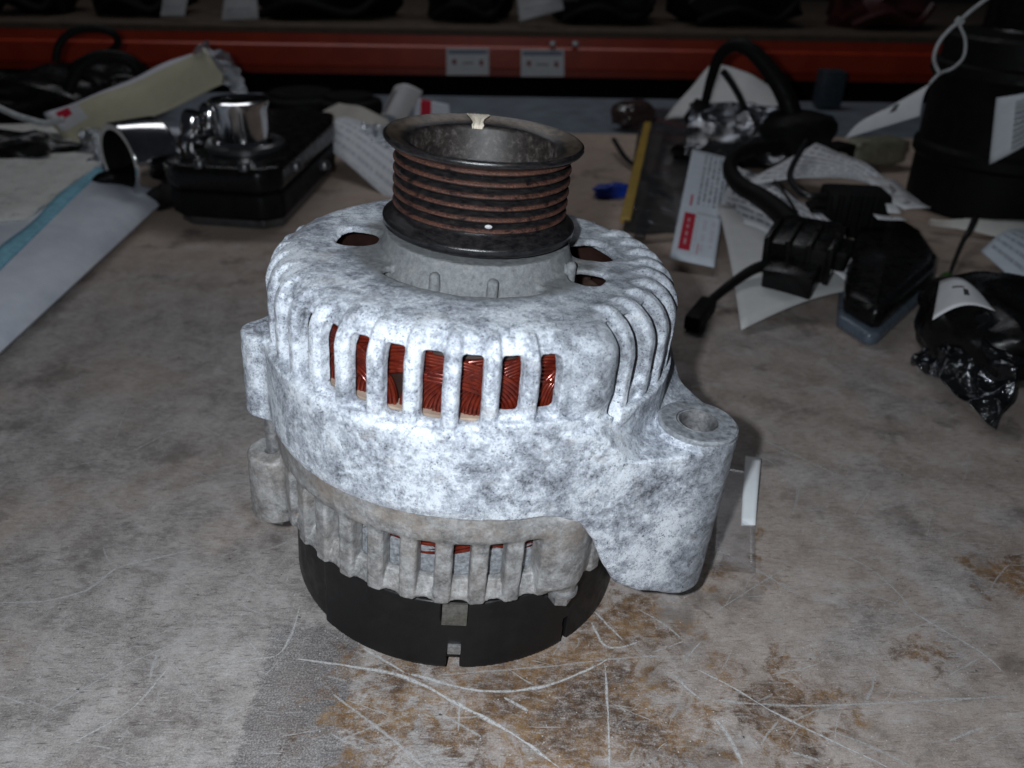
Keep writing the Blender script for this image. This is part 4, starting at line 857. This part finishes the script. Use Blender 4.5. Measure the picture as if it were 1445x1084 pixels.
# tag over bench edge to the right, big black canister
cn = empty('black_canister', at(1390, 318, 0)); og = at(1390, 318, 0); tag(cn, 'large black ribbed canister at the right with a barcode label', 'canister')
og2 = og + Vector((20, 60, 0))
prof = [(0.1, 150), (70, 150), (74, 147), (74, 128), (79, 126), (80, 118), (76, 112), (75, 60), (78, 56), (78, 48), (74, 44), (73, 4), (69, 0)]
MB().lathe(prof, 72, None, (34, 60, 0)).build('body', M_RUBBER, cn)
mb = MB().lathe([(0.1, 200), (52, 200), (56, 196), (56, 152), (60, 148)], 48, None, (62, 92, 0)); mb.build('neck', M_GLOSSB, cn)
lab = []
c0 = Vector((og.x+34, og.y+60, 0))
def oncyl(px, py, r_):
    d = ray(px, py); o_ = CAM-c0; A_ = d.x**2+d.y**2; B_ = o_.x*d.x+o_.y*d.y; C_ = o_.x**2+o_.y**2-r_*r_; q_ = B_*B_-A_*C_
    if q_ < 0: return None
    return CAM + d*((-B_-math.sqrt(q_))/A_)
pp = [oncyl(*w_, 79) for w_ in ((1396, 232), (1455, 200), (1462, 128), (1406, 138))]
if all(pp): patch(*[w_-og for w_ in pp], nu=8, nv=8, thick=0.6, bend=lambda u, v: 4*math.sin(3.1*u)).build('barcode_label', P_BAR, cn, sharp=0)
tw = empty('hanging_tag', at(1300, 230, 0)); og = at(1300, 230, 0); tag(tw, 'folded white tag hung by a looped cable tie before the canister', 'tag')
patch(atY(1192, 196, 470)-og, atY(1298, 164, 440)-og, atY(1314, 118, 450)-og, atY(1240, 160, 470)-og, nu=12, nv=8, bend=lambda u, v: 5*math.sin(3.1*v), thick=0.5).build('card', P_LABEL2, tw, sharp=0)
MB().tube([atY(x_, y_, 445)-og for x_, y_ in [(1326, 104), (1318, 84), (1324, 62), (1338, 44), (1354, 30), (1372, 14), (1396, -4)]], 1.6, 6, 6).build('tie', M_WTIE, tw, sharp=0)
MB().tube([atY(x_, y_, 445)-og for x_, y_ in [(1312, 118), (1326, 104), (1345, 96), (1360, 80), (1362, 55), (1352, 32)]], 1.3, 6, 6).build('tie_tail', M_WTIE, tw, sharp=0)
p = atY(1354, 30, 445)-og; MB().box(p, (6, 5, 5), Matrix.Rotation(0.6, 3, 'Y'), 1).build('tie_head', M_WTIE, tw)
# white strip below the canister, printed tag, bagged part at the right edge
one(patch(at(1310, 318, 4), at(1470, 345, 4), at(1470, 312, 12), at(1312, 310, 12), nu=12, nv=6, nz=2, thick=0.6), 'white_strip', paper('cream_card', (0.8, 0.78, 0.74)), 'cream card strip lying in front of the canister foot', 'card', sharp=0)
one(MB().tube([at(1376, 309, 18), at(1368, 326, 15), at(1358, 342, 10), at(1340, 386, 6)], lambda t_: 3.0-1.6*t_, 6, 5), 'black_tie', M_TIE, 'black cable tie crossing the cream card', 'cable tie', None, 0)
one(patch(at(1384, 355, 10), at(1470, 430, 8), at(1480, 330, 16), at(1440, 326, 16), nu=14, nv=12, bend=lambda u, v: 7*math.sin(3*v), thick=0.5), 'printed_tag', paper('grey_printed_tag', (0.62, 0.69, 0.76), lines=[(0.05, 0.95, 0.1, 0.9, 7, 'v', INK, 0.6)]), 'blue grey printed tag at the right edge below the canister', 'tag', sharp=0)
one(patch(at(1316, 452, 44), at(1404, 440, 50), at(1386, 418, 50), at(1326, 398, 44), nu=14, nv=8, bend=lambda u, v: 6*math.sin(3.1*u), thick=0.5), 'arrow_tag', P_LABEL2, 'small white tag with a black arrow on the bagged part', 'tag', sharp=0)
p = at(1390, 540, 0); bgp = lump(MB(), (p.x+10, p.y+22, 24), (40, 54, 24), 15, 0.22, 2.6, 4, -0.3)
one(bgp, 'bagged_part', M_GLOSSB, 'shiny black part in a dark plastic bag near the right edge', 'car part')
film(patch(at(1286, 516, 3), at(1408, 612, 3), at(1456, 480, 40), at(1330, 440, 26), crump=9, nsc=0.035, thick=0.3, nu=56, nv=56, bend=lambda u, v: 12*math.sin(3.1*u)), 'dark_bag', M_FILMD, 'crinkled dark plastic bag over the black part near the right edge', 'plastic bag')
one(MB().tube([at(1308, 470, 6), at(1316, 440, 14), at(1330, 400, 10), at(1336, 392, 10)], 4.5, 8, 5), 'green_stalk', plain('dark_green_plastic', (0.03, 0.10, 0.01), 0.5), 'dark green plastic stem beside the bagged part', 'stem', None, 0)
# tag stuck to the bench behind the boss
one(patch(at(1046, 742, 1), at(1066, 742, 2), at(1074, 648, 5), at(1052, 645, 4), nu=4, nv=12, bend=lambda u, v: 3*math.sin(3.1*v), thick=0.5), 'white_label_edge', P_LABEL, 'white label strip standing on the bench behind the boss of the alternator', 'label', sharp=0)
film(patch(at(1000, 805, 0.6), at(1066, 810, 0.6), at(1066, 660, 4), at(1010, 650, 3), nz=0.5, thick=0.3, nu=8, nv=12), 'clear_sleeve', film_mat('flat_clear_sleeve', (0.975, 0.975, 0.98), 0.05, 0.25, 0.02, 0.3, 0.15), 'flat clear sleeve lying under the white label strip', 'plastic sleeve')
